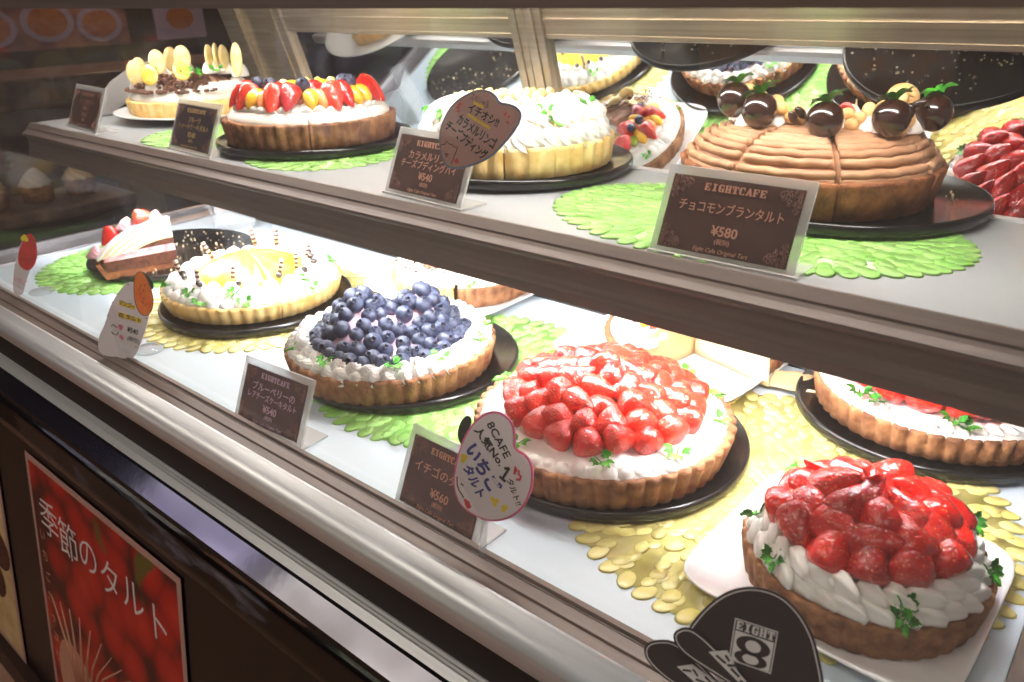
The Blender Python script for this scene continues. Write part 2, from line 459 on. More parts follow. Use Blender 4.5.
# ------------------------------------------------------------------ display case
XL, XR = -1.66, -0.004
case = thing('display_case', 'glass cake display case with brown and silver metal trim', 'display case', (0, 0, 0))
def prof(pts, x0, x1):
    """extrude a closed (y, z) outline along x"""
    n = len(pts)
    V = [(x0, y, z) for y, z in pts] + [(x1, y, z) for y, z in pts]
    F = [(i, (i + 1) % n, n + (i + 1) % n, n + i) for i in range(n)] + [tuple(range(n - 1, -1, -1)), tuple(range(n, 2 * n))]
    return V, F
CX0, CX1 = -3.2, 0.45
mb = MB(); mb.box((XL, .394, -.04), (XR, 1.16, 0.0)); part('deck', mb.build('deck', 'deck', False), case)
mb = MB(); mb.box((XL, .914, 0), (XR, .921, .0012), mi=1); mb.box((XL, .921, 0), (XR, .945, .0025)); mb.box((XL, .945, 0), (XR, .953, .0010), mi=1); mb.box((XL, .953, 0), (XR, .972, .0025)); mb.box((XL, .972, 0), (XR, .980, .0010), mi=1); mb.box((XL, .980, 0), (XR, 1.02, .0025))
part('sliding_track', mb.build('track', ['silver_dull', 'black'], False), case)
V, F = prof([(.394, -.03), (.394, .0), (.394, .013), (.3885, .0135), (.3875, .0105), (.383, .0105), (.382, .0135), (.372, .0125), (.371, .0105), (.361, .0105), (.360, -.03)], CX0, CX1)
part('front_channel', MB().add(V, F).build('channel', 'brown', False), case, label='brown metal channel holding the front glass')
arc = [(.3610, .0108), (.3585, .0095), (.351, .0045)] + [(.3525 - .0155 * math.sin(a), -.0105 + .0150 * math.cos(a)) for a in [.25 + (PI / 2 - .25) * k / 9 for k in range(10)]]
V, F = prof([(.3635, -.03)] + arc + [(.337, -.022), (.345, -.03)], CX0, CX1)
part('front_bullnose', MB().add(V, F).build('bull', 'silver', True), case, label='rounded silver front trim')
V, F = prof([(.36, -.022), (.343, -.022), (.344, -.068), (.36, -.068)], CX0, CX1)
part('shadow_groove', MB().add(V, F).build('groove', 'black', False), case, label='black groove')
mb = MB()
for y0, za, y1, zb in ((.3430, -.0685, .3410, -.0705), (.3405, -.0722, .3390, -.0737), (.3380, -.0752, .3310, -.0800)):
    V, F = prof([(y1, zb), (y0, za), (.36, za), (.36, zb)], CX0, CX1); mb.add(V, F)
part('ribbed_trim', mb.build('ribs', 'silver', False), case, label='ribbed dull silver trim')
V, F = prof([(.345, -.17), (.345, -.066), (.37, -.066), (.37, -.17)], CX0, CX1)
part('backing', MB().add(V, F).build('backing', 'black', False), case)
V, F = prof([(.324, -.1225), (.340, -.101), (.346, -.101), (.346, -.127), (.326, -.127)], CX0, CX1)
part('chrome_strip', MB().add(V, F).build('strip', 'strip', False), case, label='chrome strip mirroring the counters opposite')
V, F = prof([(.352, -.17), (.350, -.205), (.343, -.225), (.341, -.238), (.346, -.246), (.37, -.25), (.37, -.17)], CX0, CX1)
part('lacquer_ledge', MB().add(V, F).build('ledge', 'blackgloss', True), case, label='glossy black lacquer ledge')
PT = math.radians(8)
V, F = prof([(.372, -.17), (.372, -.25), (.37, -.25), (.37 - .62 * math.tan(PT), -.87), (.44, -.87), (.44, -.17)], CX0, CX1)
part('front_panel', MB().add(V, F).build('panel', 'panel', False), case, label='dark lacquered front panel')
mb = MB(); mb.box((CX0, .262, -.95), (CX1, .44, -.87)); part('plinth', mb.build('plinth', 'plinth', False), case)
# glass
V, F = prof([(.3835, .0105), (.3875, .0105), (.4115, .437), (.4075, .437)], XL, 0.45)
part('front_glass', MB().add(V, F).build('glass', 'glass', False), case, label='clear front glass pane')
V, F = prof([(.400, .437), (.400, .49), (1.06, .49), (1.06, .478), (.43, .478), (.43, .437)], XL - .01, .45)
part('hood', MB().add(V, F).build('hood', 'brown', False), case, label='brown metal top hood')
mb = MB(); mb.box((XL - .006, .40, 0.012), (XL, 1.14, .437)); part('end_glass', mb.build('eg', 'endglass', False), case, label='left end glass')
mb = MB(); mb.box((XL - .012, .395, -.04), (XL + .055, 1.14, .004), bev=.002); mb.box((XL - .010, .395, .004), (XL + .004, 1.14, .014), bev=.001)
part('end_frame', mb.build('ef', 'silver_dull', False), case, label='silver frame along the left end')
mb = MB(); mb.box((XR + .0005, .395, -.04), (XR + .03, 1.16, .016), bev=.002); part('end_rail', mb.build('ep', 'brown', False), case, label='brown rail along the right end')
mb = MB(); mb.box((XR + .010, .40, .016), (XR + .016, 1.14, .437)); part('end_glass', mb.build('eg2', 'endglass', False), case, label='right end glass')
# lamps
g1 = mat('shelf lamp tube', (0.99, 0.99, 1.0), 0.5, emit=LAMP_LOW)
g2 = mat('top lamp tube', (1.0, 0.985, 0.96), 0.5, emit=LAMP_TOP)
def lamp(label, y, z, g, x0, x1):
    t = thing('lamp_tube', label, 'lamp', ((x0 + x1) / 2, y, z))
    L = (x1 - x0) / 2
    part('tube', MB().tube([(-L, 0, 0), (L, 0, 0)], .007, 12).build('tube', g), t)
    for s in (-1, 1): part('end_cap', MB().tube([(s * (L + .012), 0, 0), (s * (L - .004), 0, 0)], .009, 12).build('cap', 'plate_white'), t)
lamp('white lamp tube under the front rail of the upper shelf', .607, .214, g1, -1.56, -.07)
lamp('white lamp tube up inside the top hood of the case', .660, .462, g2, -1.58, -.06)
# ------------------------------------------------------------------ upper shelf
sh = thing('display_shelf', 'grey upper shelf with a brown metal front rail', 'shelf', (0, 0, 0))
SX0, SX1 = -1.655, -0.006
ZU = .2355
part('shelf_panel', MB().box((SX0, .578, .224), (SX1, .858, ZU)).build('sp', 'shelf', False), sh)
V, F = prof([(.579, .236), (.575, .2362), (.5665, .2285), (.566, .2265), (.5625, .2235), (.556, .2195), (.5555, .2165), (.560, .2145), (.563, .211), (.5632, .196), (.560, .186), (.560, .176), (.586, .176), (.586, .224), (.579, .224)], SX0, SX1)
part('front_rail', MB().add(V, F).build('fr', 'brown', False), sh, label='brown stepped front rail')
V, F = prof([(.858, .220), (.858, .2375), (.862, .239), (.868, .238), (.871, .232), (.871, .222), (.866, .217)], SX0, SX1)
part('rear_rail', MB().add(V, F).build('rr', 'silver', False), sh, label='silver rear edge rail')
# ------------------------------------------------------------------ tilted mirror doors at the back
A = math.radians(17)
DM = Matrix.Translation((0, 1.14, 0)) @ Matrix.Rotation(A, 4, 'X')     # local x along the case, local z up the door
def door(x0, x1, label, y=0.0, wl=.03, wr=.03, deep=.012):
    t = thing('sliding_door', label, 'sliding door', mx=DM @ Matrix.Translation((0, y, 0)), group='tilted mirror doors at the back')
    part('mirror_panel', MB().box((x0 + wl * .6, .0, .015), (x1 - wr * .6, .004, .43)).build('mp', 'mirror', False), t, label='mirror')
    mb = MB(); mb.box((x0, -.006, .392), (x1, .006, .452), bev=.002)
    mb.box((x0, -.010, .418), (x1, -.005, .424)); mb.box((x0, -.010, .440), (x1, -.005, .449)); mb.box((x0, -.008, .395), (x1, -.005, .400))
    part('top_rail', mb.build('tr', 'bronze', False), t, label='horizontally brushed bronze rail')
    part('bottom_rail', MB().box((x0, -.006, .002), (x1, .006, .03), bev=.002).build('br', 'silver_dull', False), t)
    for a, b in ((x0, x0 + wl), (x1 - wr, x1)):
        mb = MB(); mb.box((a, -deep, .004), (b, .006, .452), bev=.002)
        mb.box((a + (b - a) * .44, -deep - .003, .01), (a + (b - a) * .58, -deep + .001, .45))
        part('stile', mb.build('st', 'bronze', False), t, label='bronze side stile')
    return t
door(-1.50, -.822, 'left tilted mirror door, behind the fruit tart and its neighbours', 0.0, .055, .03)
door(-.822, -.006, 'right tilted mirror door, behind the chestnut cream tart', .0, .035, .03)
mb = MB(); mb.box((-1.66, -.014, 0), (-1.60, .006, .455), bev=.002); mb.box((-1.592, -.006, 0), (-1.505, .006, .455), bev=.002); mb.box((-1.603, -.018, 0), (-1.590, .004, .455), bev=.001)
o = part('corner_post', mb.build('cp', 'bronze', False), case, DM, label='bronze corner post at the left of the mirrors')
mb = MB(); mb.box((XL, 1.16, -.04), (XR + .03, 1.175, .49)); part('back_panel', mb.build('bp', 'brown', False), case)

# ------------------------------------------------------------------ plates, mats
def round_plate_mesh(R=.146, h=.013):
    S = [(0, 0), (R - .006, 0), (R - .001, .002), (R, .005), (R, h - .003), (R - .0015, h), (R - .004, h), (R - .006, h - .0025), (0, h - .0025)]
    V, F = revolve(lambda t: S, n=96)
    return mesh('round_plate', V, F, 'plate_black')
PLATE = round_plate_mesh()
PZ = .0105
LZ = .0030
def round_plate(x, y, z, label, group=None, me=PLATE):
    o = part('cake_plate', me, None, T(x, y, z)); return tag(o, label, 'plate', group)
def superell(t, a, n=5.0):
    c, s = abs(math.cos(t)), abs(math.sin(t))
    return a / (c ** n + s ** n) ** (1 / n)
def square_plate(x, y, z, a, label, rot=0.0, h=.011):
    def sec(t):
        f = superell(t, 1.0, 7.0)
        rp = .0005 * math.sin(60 * t)
        return [(0, 0), (a * .72 * f, 0), (a * .80 * f, .002), (a * f, h), (a * .995 * f, h + .0018), (a * .97 * f, h + .001), (a * .83 * f, .005 + rp), (a * .74 * f, .0042), (0, .0042)]
    V, F = revolve(sec, n=180)
    o = part('square_plate', mesh('square_plate', V, F, 'plate_white'), None, T(x, y, z, 0, 0, rot)); return tag(o, label, 'plate')

def flower_mat(x, y, z, R, m, label, rot=0.0, ry=None):
    ry = ry or R
    rnd = random.Random(int(abs(x) * 1000))
    mb = MB()
    pet = []
    r = .012
    while r < R - .012:
        n = max(5, int(2 * PI * r / .0165)); off = rnd.random() * 6
        for k in range(n): pet.append((r, off + 2 * PI * k / n + rnd.uniform(-.08, .08), rnd.uniform(.8, 1.2)))
        r += .0125
    n = int(2 * PI * R / .021)
    for k in range(n): pet.append((R - .010, 2 * PI * k / n, 1.25))
    for r, t, s in pet:
        a, b = .0098 * s, .0066 * s
        hh = rnd.uniform(.0012, .0026)
        mx = T(r * math.cos(t), r * math.sin(t) * ry / R, 0, 0, 0, t + rnd.uniform(-.5, .5))
        N = 12
        V = [(a * math.cos(2 * PI * i / N), b * math.sin(2 * PI * i / N), .0002) for i in range(N)]
        V += [(a * .82 * math.cos(2 * PI * i / N), b * .78 * math.sin(2 * PI * i / N), hh) for i in range(N)] + [(0, 0, hh * .72)]
        F = [(i, (i + 1) % N, N + (i + 1) % N, N + i) for i in range(N)] + [(N + i, N + (i + 1) % N, 2 * N) for i in range(N)]
        F.append(tuple(range(N - 1, -1, -1)))
        mb.add(V, F, 0, mx)
    N = 72; V, F = revolve(lambda t: [(0, .0002), (R * .955 + .004 * math.cos(24 * t), .0002), (R * .955 + .004 * math.cos(24 * t), .0007), (0, .0007)], n=144)
    mb.add([(x_, y_ * ry / R, z_) for x_, y_, z_ in V], F)
    o = part('flower_mat', mb.build('flower_mat', m), None, T(x, y, z, 0, 0, rot)); return tag(o, label, 'table mat')

def crumbs(x, y, z, R, a0, a1, n, label, seed=1, mats='crumb', r0=.2):
    rnd = random.Random(seed); mb = MB()
    for _ in range(n):
        r = R * math.sqrt(rnd.uniform(r0 * r0, 1)); t = rnd.uniform(a0, a1); s = rnd.uniform(.0008, .0028)
        mb.ball(1, 6, 4, 0, T(r * math.cos(t), r * math.sin(t), s * .6, rnd.random() * 3, rnd.random() * 3, rnd.random() * 3, (s, s * .7, s * .6)))
    o = part('crumbs', mb.build('crumbs', mats, False), None, T(x, y, z)); return tag(o, label, 'crumbs', kind='stuff')

# ------------------------------------------------------------------ pastry pieces
def crust_mesh(Rt, Rb, h, m, a0=0.0, a1=2 * PI, nfl=44, amp=.0035, wall=.008, fill=.70, seed=0):
    full = abs(a1 - a0) > 2 * PI - 1e-3
    def sec(t):
        f = abs(math.sin(nfl * t / 2)) ** .85 * amp
        j = nz(math.cos(t) * 3, math.sin(t) * 3, seed, 6) * .0016
        rt = Rt - amp + f + j * .4
        return [(0, 0), (Rb - .003 + f * .5, 0), (Rb + f * .6, .0015), (Rb + (Rt - Rb) * .5 - amp * .6 + f * .9, h * .5), (rt - .0008, h - .003), (rt - .001, h + j * .7), (rt - .004, h + .001 + j),
                (Rt - amp - wall, h - .001 + j), (Rt - amp - wall - .0015, h * .85), (Rt - amp - wall - .002, h * fill), (0, h * fill)]
    n = max(8, int(nfl * 6 * abs(a1 - a0) / (2 * PI)))
    V, F = revolve(sec, a0, a1, n)
    return mesh('crust', V, F, m)

def dome_mesh(name, fz, R, z0, m, a0=0.0, a1=2 * PI, n=72, k=14, jit=.0008, edge=.004, seed=0.0):
    """a filling: flat below, its top at height fz(r, t)"""
    def sec(t):
        S = [(0, z0), (R, z0)]
        for i in range(k + 1):
            r = R * (1 - i / k)
            z = fz(r, t)
            q = 1 - max(0, (r - (R - edge)) / edge) ** 2 * .6 if edge else 1
            z = z0 + (z - z0) * q + nz(r * math.cos(t), r * math.sin(t), seed, 70) * jit * (1 if i < k else 0)
            S.append((r, z))
        return S
    V, F = revolve(sec, a0, a1, n)
    return mesh(name, V, F, m)

def dollop_mesh(kind, m='cream', seed=0):
    rnd = random.Random(seed); V = []; F = []; NU, NV = 28, 12
    for j in range(NV + 1):
        q = j / NV
        for i in range(NU):
            t = 2 * PI * i / NU
            if kind == 'star':
                r = (1 - q) ** .62 * (1.0 if q > .12 else .86 + q * 1.2); tw = q * 2.4
                r *= 1 + .20 * math.cos(7 * (t + tw)); z = q * 1.25
                x, y = r * math.cos(t), r * math.sin(t)
                x += .22 * q * q
            elif kind == 'kiss':
                r = math.sqrt(max(0, 1 - q ** 1.7)) * (1 if q > .1 else .9 + q); z = q * .95
                x, y = r * math.cos(t), r * math.sin(t)
            elif kind == 'shell':      # a long piped shell, ribs across it, laid along x
                a = PI * q; u = -math.cos(a) * 1.5
                w_ = (math.sin(a) ** .7) * (1 - .32 * (u / 1.5)) * (1 + .07 * math.sin(u * 9))
                yy, zz = math.cos(t) * w_ * .82, math.sin(t) * w_
                rr = 1 + .10 * math.cos(6 * t + u * 1.6)
                x, y, z = u, yy * rr, max(-.25, zz * rr) + .25
            else:                      # 'ruffle': tall leaning fold
                r = (1 - q ** 2.2) ** .6; z = q * 1.5
                x, y = r * math.cos(t) * (.62 + .16 * math.sin(q * 9)), r * math.sin(t) * (1.15 + .12 * math.sin(q * 11))
                x += .35 * q * q
            k = 1 + .05 * noise.noise(Vector((x * 2 + seed, y * 2, z * 2)))
            V.append((x * k, y * k, z * k))
    for j in range(NV):
        for i in range(NU):
            F.append((j * NU + i, j * NU + (i + 1) % NU, (j + 1) * NU + (i + 1) % NU, (j + 1) * NU + i))
    F.append(tuple(range(NU - 1, -1, -1))); F.append(tuple(NV * NU + i for i in range(NU)))
    return mesh('cream_' + kind, V, F, m)
D = {k: [dollop_mesh(k, 'cream', s) for s in range(3)] for k in ('star', 'kiss', 'shell', 'ruffle')}
PINKDOLLOP = dollop_mesh('star', 'straw_cream', 5)

def ring(root, kind, r, z, n, a0, a1, s, tilt=0.0, spin=None, sj=.12, name='cream_dollop', gaps=(), rj=.002, tang=True):
    rnd = random.Random(int(r * 9999 + n))
    for i in range(n):
        t = a0 + (a1 - a0) * (i + .5) / n
        k = rnd.uniform(1 - sj, 1 + sj); rr = r + rnd.uniform(-rj, rj)
        sp = rnd.uniform(0, 6.28) if spin is None else spin + rnd.uniform(-.15, .15)
        sv = tuple(q * k for q in s) if isinstance(s, tuple) else s * k
        mx = T(rr * math.cos(t), rr * math.sin(t), z, 0, 0, t) @ Matrix.Rotation(tilt, 4, 'Y') @ Matrix.Rotation(sp, 4, 'Z') @ Matrix.Diagonal((*(sv if isinstance(sv, tuple) else (sv, sv, sv)), 1))
        part(name, D[kind][i % 3], root, mx)

def strawberry_mesh(mats, half=False, seed=0, L=.040, R=.0158):
    PR = [(0, .0), (.012, .40), (.04, .72), (.12, .95), (.24, 1.0), (.38, .95), (.52, .82), (.66, .64), (.79, .45), (.89, .29), (.955, .16), (.99, .06), (1, 0)]
    V = []; F = []; I = []; N = 20
    for j, (t, r) in enumerate(PR):
        for i in range(N):
            a = 2 * PI * i / N
            k = 1 + .16 * noise.noise(Vector((math.cos(a) * 1.1 + seed * 3.1, math.sin(a) * 1.1, t * 2.0)))
            x, y, z = r * R * k * math.cos(a), r * R * k * math.sin(a), (t - .4) * L
            if half: y = max(0.0, y)
            V.append((x, y, z))
    for j in range(len(PR) - 1):
        for i in range(N):
            f = (j * N + i, j * N + (i + 1) % N, (j + 1) * N + (i + 1) % N, (j + 1) * N + i)
            F.append(f); I.append(1 if half and sum(abs(V[q][1]) < 1e-7 for q in f) == 4 else 0)
    me = mesh('strawberry', V, F, mats, I)
    return me
SB = [strawberry_mesh(['red', 'flesh'], False, s) for s in range(3)]
SBH = [strawberry_mesh(['red', 'flesh'], True, s + 4) for s in range(3)]
SBB = [strawberry_mesh(['red_bright', 'flesh'], False, s) for s in range(3)]
SBBH = [strawberry_mesh(['red_bright', 'flesh'], True, s + 4) for s in range(3)]

def leaf_shape(L, wd, lob=3):
    n = 4 * lob; pts = []
    for i in range(n + 1):
        q = i / n; pts.append((wd * math.sin(PI * q ** .8) * (.62 + .38 * abs(math.cos(PI * lob * q))), L * q))
    return pts
def sprig_mesh(m='leaf', seed=0):
    rnd = random.Random(seed); mb = MB()
    for k in range(7):
        d = (k - 3) * .62 + rnd.uniform(-.15, .15); L = rnd.uniform(.006, .009)
        base = Vector((math.sin(d) * .0035, abs(math.cos(d)) * .004 + .001 * k % .003, .0012))
        pr = leaf_shape(L, L * .34)
        V = []; F = []
        for x, y in pr:
            zc = .0014 * math.sin(y / L * 2.6)
            V += [(-x, y, zc + .001), (0, y, zc), (x, y, zc + .001)]
        for i in range(len(pr) - 1):
            F += [(i * 3, i * 3 + 1, i * 3 + 4, i * 3 + 3), (i * 3 + 1, i * 3 + 2, i * 3 + 5, i * 3 + 4)]
        nV = len(V)
        V += [(x, y, z - .0005) for x, y, z in V]; F += [tuple(nV + q for q in f[::-1]) for f in F]
        mb.add(V, F, 0, Matrix.Translation(base) @ Matrix.Rotation(-d, 4, 'Z') @ Matrix.Rotation(rnd.uniform(.1, .5), 4, 'X'))
    mb.tube([(0, -.0035, 0), (0, -.001, .0006), (0, .004, .001)], .0005, 5)
    return mb.build('sprig', m)
SPR = [sprig_mesh('leaf', s) for s in range(3)]
SPRD = [sprig_mesh('leaf_dark', s + 5) for s in range(2)]
def sprigs(root, L, s=1.0, lib=SPR):
    """L: (angle deg, r, z, tilt outwards)"""
    for i, (a, r, z, tl) in enumerate(L):
        t = math.radians(a)
        part('chervil_sprig', lib[i % len(lib)], root, T(r * math.cos(t), r * math.sin(t), z, 0, 0, t - PI / 2 + (i % 3 - 1) * .9) @ Matrix.Rotation(tl, 4, 'X') @ Matrix.Diagonal((s, s, s, 1)))

def calyx_mesh(m='leaf_dark'):
    mb = MB()
    for k in range(7):
        pr = leaf_shape(.011, .0028, 1); V = []; F = []
        for x, y in pr:
            z = .0035 * math.sin(y / .011 * 2.4); V += [(-x, y, z), (x, y, z)]
        for i in range(len(pr) - 1): F.append((i * 2, i * 2 + 1, i * 2 + 3, i * 2 + 2))
        n = len(V); V += [(x, y, z + .0006) for x, y, z in V]; F += [tuple(n + q for q in f[::-1]) for f in F]
        mb.add(V, F, 0, Matrix.Rotation(2 * PI * k / 7, 4, 'Z'))
    mb.tube([(0, 0, 0), (.0005, 0, -.004), (.002, 0, -.007)], .0011, 6)
    return mb.build('calyx', m)
CALYX = calyx_mesh()

def blueberry_mesh(seed=0):
    V = []; F = []; I = []; N = 16
    PR = []
    for j in range(11):
        t = -PI / 2 + PI * j / 10 * .88
        PR.append((math.cos(t), math.sin(t) * .88))
    PR += [(.36, .86), (.30, .95), (.24, .94), (.20, .74), (0, .66)]
    for j, (r, z) in enumerate(PR):
        for i in range(N):
            a = 2 * PI * i / N
            k = 1.0
            if j in (12, 13): k = 1 + .22 * math.cos(5 * a)
            zz = z + (.08 * math.cos(5 * a) if j in (12, 13) else 0)
            V.append((r * k * math.cos(a), r * k * math.sin(a), zz))
    for j in range(len(PR) - 1):
        for i in range(N):
            F.append((j * N + i, j * N + (i + 1) % N, (j + 1) * N + (i + 1) % N, (j + 1) * N + i)); I.append(1 if j >= 13 else 0)
    return mesh('blueberry', V, F, ['blue', 'blue_in'], I)
BLUE = blueberry_mesh()

def chunk_mesh(m, seed, a=.012, b=.008, c=.007):
    mb = MB(); mb.box((-a, -b, -c), (a, b, c), bev=.0028)
    V = [Vector(v) * (1 + .12 * noise.noise(Vector(v) * 90 + Vector((seed, 0, 0)))) for v in mb.V]
    return mesh('chunk', V, mb.F, m)
def slice_mesh(m, L=.036, wd=.010, hh=.010, bend=.9):
    """a curved fruit segment, crescent section"""
    V = []; F = []; N = 14; K = 10
    for i in range(N + 1):
        q = i / N; a = (q - .5) * bend * 2; Rr = L / (2 * bend); s = math.sin(PI * min(max(q, .02), .98)) ** .55
        for k in range(K):
            t = 2 * PI * k / K
            y = math.cos(t) * wd * s; z = math.sin(t) * hh * s * (1.0 if math.sin(t) > 0 else .6)
            V.append(((Rr + z) * math.sin(a), y, (Rr + z) * math.cos(a) - Rr))
    for i in range(N):
        for k in range(K): F.append((i * K + k, i * K + (k + 1) % K, (i + 1) * K + (k + 1) % K, (i + 1) * K + k))
    F.append(tuple(range(K - 1, -1, -1))); F.append(tuple(N * K + k for k in range(K)))
    return mesh('fruit_slice', V, F, m)
PEACH = slice_mesh('peach', .036, .010, .010); ORANGE = slice_mesh('orange', .036, .008, .009); KIWI = slice_mesh('kiwi', .024, .009, .006, .5)
def wedge_mesh(m, R=.024, ang=.9, th=.006):
    V, F = revolve(lambda t: [(0, -th / 2), (R, -th / 2), (R * 1.02, 0), (R, th / 2), (0, th / 2)], -ang / 2, ang / 2, 8)
    return mesh('wedge', V, F, m, smooth=False)
PINE = wedge_mesh('pine')
def coin_mesh(m, R=.013, th=.004, el=1.35):
    S = [(0, 0), (R * .9, 0), (R, th * .3), (R, th * .7), (R * .92, th), (R * .5, th * .95), (0, th * .85)]
    V, F = revolve(lambda t: S, n=28)
    return mesh('coin', [(x, y * el, z) for x, y, z in V], F, m)
BAN = coin_mesh('banana', .0125, .004, 1.5); BANC = coin_mesh('banana_caramel', .0125, .004, 1.3)

def tart(label, cat, x, y, z, crust, Rt=.128, Rb=.118, h=.032, sectors=((0, 360),), rot=None, fill=None, nfl=44, name='fruit_tart', amp=.0035, fillmat='cream', fn='cream_filling', rfill=None, n=96):
    root = thing(name, label, cat, (x, y, z), face(x, y) if rot is None else rot)
    for i, (a0, a1) in enumerate(sectors):
        full = a1 - a0 > 359.9
        g = 0 if full else .35
        r0, r1 = math.radians(a0 + g), math.radians(a1 - g)
        if full: r0, r1 = 0, 2 * PI
        part('crust', crust_mesh(Rt, Rb, h, crust, r0, r1, nfl, amp, seed=i), root)
        if fill:
            part(fn, dome_mesh('filling', fill, rfill or Rt - .010, h * .92, fillmat, r0, r1, max(10, int(n * (a1 - a0) / 360)), seed=i), root)
    return root

def place_berry(root, lib, r, a, z, d, spin, s, name='strawberry'):
    t = math.radians(a)
    return part(name, random.choice(lib), root, aim((r * math.cos(t), r * math.sin(t), z), d, spin, s))

# ================================================================== LOWER SHELF
# ---- big strawberry tart, middle right
sx, sy = -.393, .602
round_plate(sx - .003, sy + .015, LZ, 'black round plate under the biggest strawberry tart, in the middle of the lower deck', 'black round cake plates')
heap = lambda r, t: .034 + .018 * max(0, 1 - (r / .085) ** 2)
t1 = tart('biggest glazed strawberry tart, on a black plate in the middle of the lower deck', 'tart', sx, sy, LZ + PZ, 'crust', .1345, .122, .034, fill=lambda r, t: .040 + .020 * max(0, 1 - (r / .100) ** 2) - max(0, r - .105) * .12, rfill=.1255, nfl=50, name='strawberry_tart', amp=.0055)
ring(t1, 'kiss', .118, .0335, 52, 0, 2 * PI, (.0078, .0078, .0085))
rnd = random.Random(3)
for r, n, z, tl in ((.089, 20, .052, .55), (.072, 17, .061, .75), (.054, 13, .070, 1.0), (.035, 8, .077, 1.2), (.016, 4, .081, 1.5), (.0, 1, .085, 1.5)):
    for k in range(n):
        a = 360 * (k + rnd.uniform(-.12, .12)) / n + r * 900
        t = math.radians(a); tt = rnd.uniform(-.5, .5)
        s = rnd.uniform(.90, 1.08)
        zz = z + rnd.uniform(-.003, .003)
        if rnd.random() < .7: d = Vector((-math.cos(t + tt), -math.sin(t + tt), rnd.uniform(.2, .75)))
        else: d = Vector((-math.sin(t + tt), math.cos(t + tt), rnd.uniform(-.3, .3))) * rnd.choice((1, -1))
        p = (r * math.cos(t), r * math.sin(t), zz)
        if rnd.random() < .0 and .01 < r < .08:   # cut face upwards and outwards
            up = Vector((math.cos(t) * .6, math.sin(t) * .6, 1)); best = max((k2 * .3 for k2 in range(21)), key=lambda q: (aim((0, 0, 0), d, q) @ Vector((0, -1, 0))).dot(up))
            part('strawberry', rnd.choice(SBBH), t1, aim((p[0], p[1], p[2] + .008), d, best, s), label='halved strawberry')
        else:
            part('strawberry', rnd.choice(SBB), t1, aim(p, d, rnd.uniform(0, 6), s))
sprigs(t1, [(215, .108, .046, -.3), (228, .112, .044, -.3), (268, .110, .045, -.4), (308, .112, .044, -.4), (345, .112, .045, -.4), (8, .110, .046, -.3), (40, .110, .046, -.3), (160, .11, .046, -.3)], 1.25)

# ---- blueberry tart
bx, by = -.715, .600
round_plate(bx + .002, by + .023, LZ, 'black round plate under the blueberry tart', 'black round cake plates')
t2 = tart('round tart heaped with blueberries and ringed with white cream', 'tart', bx, by, LZ + PZ, 'crust', .134, .124, .032, fill=lambda r, t: .036, rfill=.119, nfl=46, name='blueberry_tart', amp=.0055)
ring(t2, 'star', .110, .033, 36, 0, 2 * PI, .0135, tilt=.25)
ring(t2, 'star', .118, .030, 42, .08, 2 * PI + .08, .0115, tilt=.5)
def mound(x, y):
    a = math.exp(-(((x + .040) / .034) ** 2 + ((y - .020) / .055) ** 2)); b = math.exp(-(((x - .046) / .032) ** 2 + ((y - .032) / .050) ** 2))
    r = math.hypot(x, y); base = .034 + .010 * max(0, 1 - (r / .10) ** 2)
    return base - .004 + max(0, 1 - (r / .105) ** 4) * (.043 * a + .043 * b)
def sec_m(t): return [(0, .03), (.098, .03)] + [(.098 * (1 - i / 14), mound(.098 * (1 - i / 14) * math.cos(t), .098 * (1 - i / 14) * math.sin(t)) - .001) for i in range(15)]
V, F = revolve(sec_m, n=64); part('blueberry_cream', mesh('bc', V, F, 'pink_cream'), t2, label='pale pink cream between the berries')
rnd = random.Random(11); pts = []
tries = 0
while len(pts) < 98 and tries < 30000:
    tries += 1
    r = .094 * math.sqrt(rnd.random()); a = rnd.uniform(0, 2 * PI); x, y = r * math.cos(a), r * math.sin(a)
    if abs(x - .003 - y * .03) < .006 and y < .02: continue
    if y > .055 and rnd.random() < .5: continue
    rad = rnd.uniform(.0092, .0120)
    z = mound(x, y) + rad * .55
    if all((Vector((x, y, z)) - p).length > (rad + q) * .74 for p, q in pts): pts.append((Vector((x, y, z)), rad))
for p, rad in pts:
    d = Vector((p.x * 4 + rnd.uniform(-.5, .5), p.y * 4 - .25 + rnd.uniform(-.5, .5), .75 + rnd.uniform(-.4, .4)))
    part('blueberry', BLUE, t2, aim(p, d, rnd.uniform(0, 6), rad))
sprigs(t2, [(196, .118, .040, -.5), (228, .112, .046, -.4), (268, .112, .046, -.4), (300, .112, .045, -.4), (330, .116, .044, -.4), (350, .116, .044, -.3)], 1.2)

# ---- mango tart, left middle
mx_, my_ = -1.070, .630
round_plate(mx_ + .012, my_ - .004, LZ, 'black round plate under the yellow mango tart', 'black round cake plates')
t3 = tart('yellow mango tart with white cream and striped chocolate sticks', 'tart', mx_, my_, LZ + PZ, 'crust_pale', .138, .127, .026, sectors=((90, 158), (158, 284), (284, 450)), fill=lambda r, t: .030 + .012 * max(0, 1 - (r / .12) ** 2), rfill=.124, nfl=50, name='mango_tart', amp=.006)
for i, (a0, a1) in enumerate(((92, 157), (159, 283), (285, 448))):
    V, F = revolve(lambda t: [(0, .036), (.084 + .004 * math.sin(5 * t), .036)] + [(((.084 + .004 * math.sin(5 * t)) * (1 - k / 10)), .040 + .030 * (1 - (1 - k / 10) ** 2.0) + .0014 * nz(math.cos(t) * (1 - k / 10), math.sin(t) * (1 - k / 10), i, 9)) for k in range(11)], math.radians(a0), math.radians(a1), 40)
    part('mango_topping', mesh('mango', V, F, 'yellow'), t3)
ring(t3, 'kiss', .108, .030, 30, 0, 2 * PI, (.0155, .0155, .019), rj=.003)
ring(t3, 'kiss', .120, .026, 40, .05, 2 * PI + .05, (.012, .012, .0125), rj=.002)
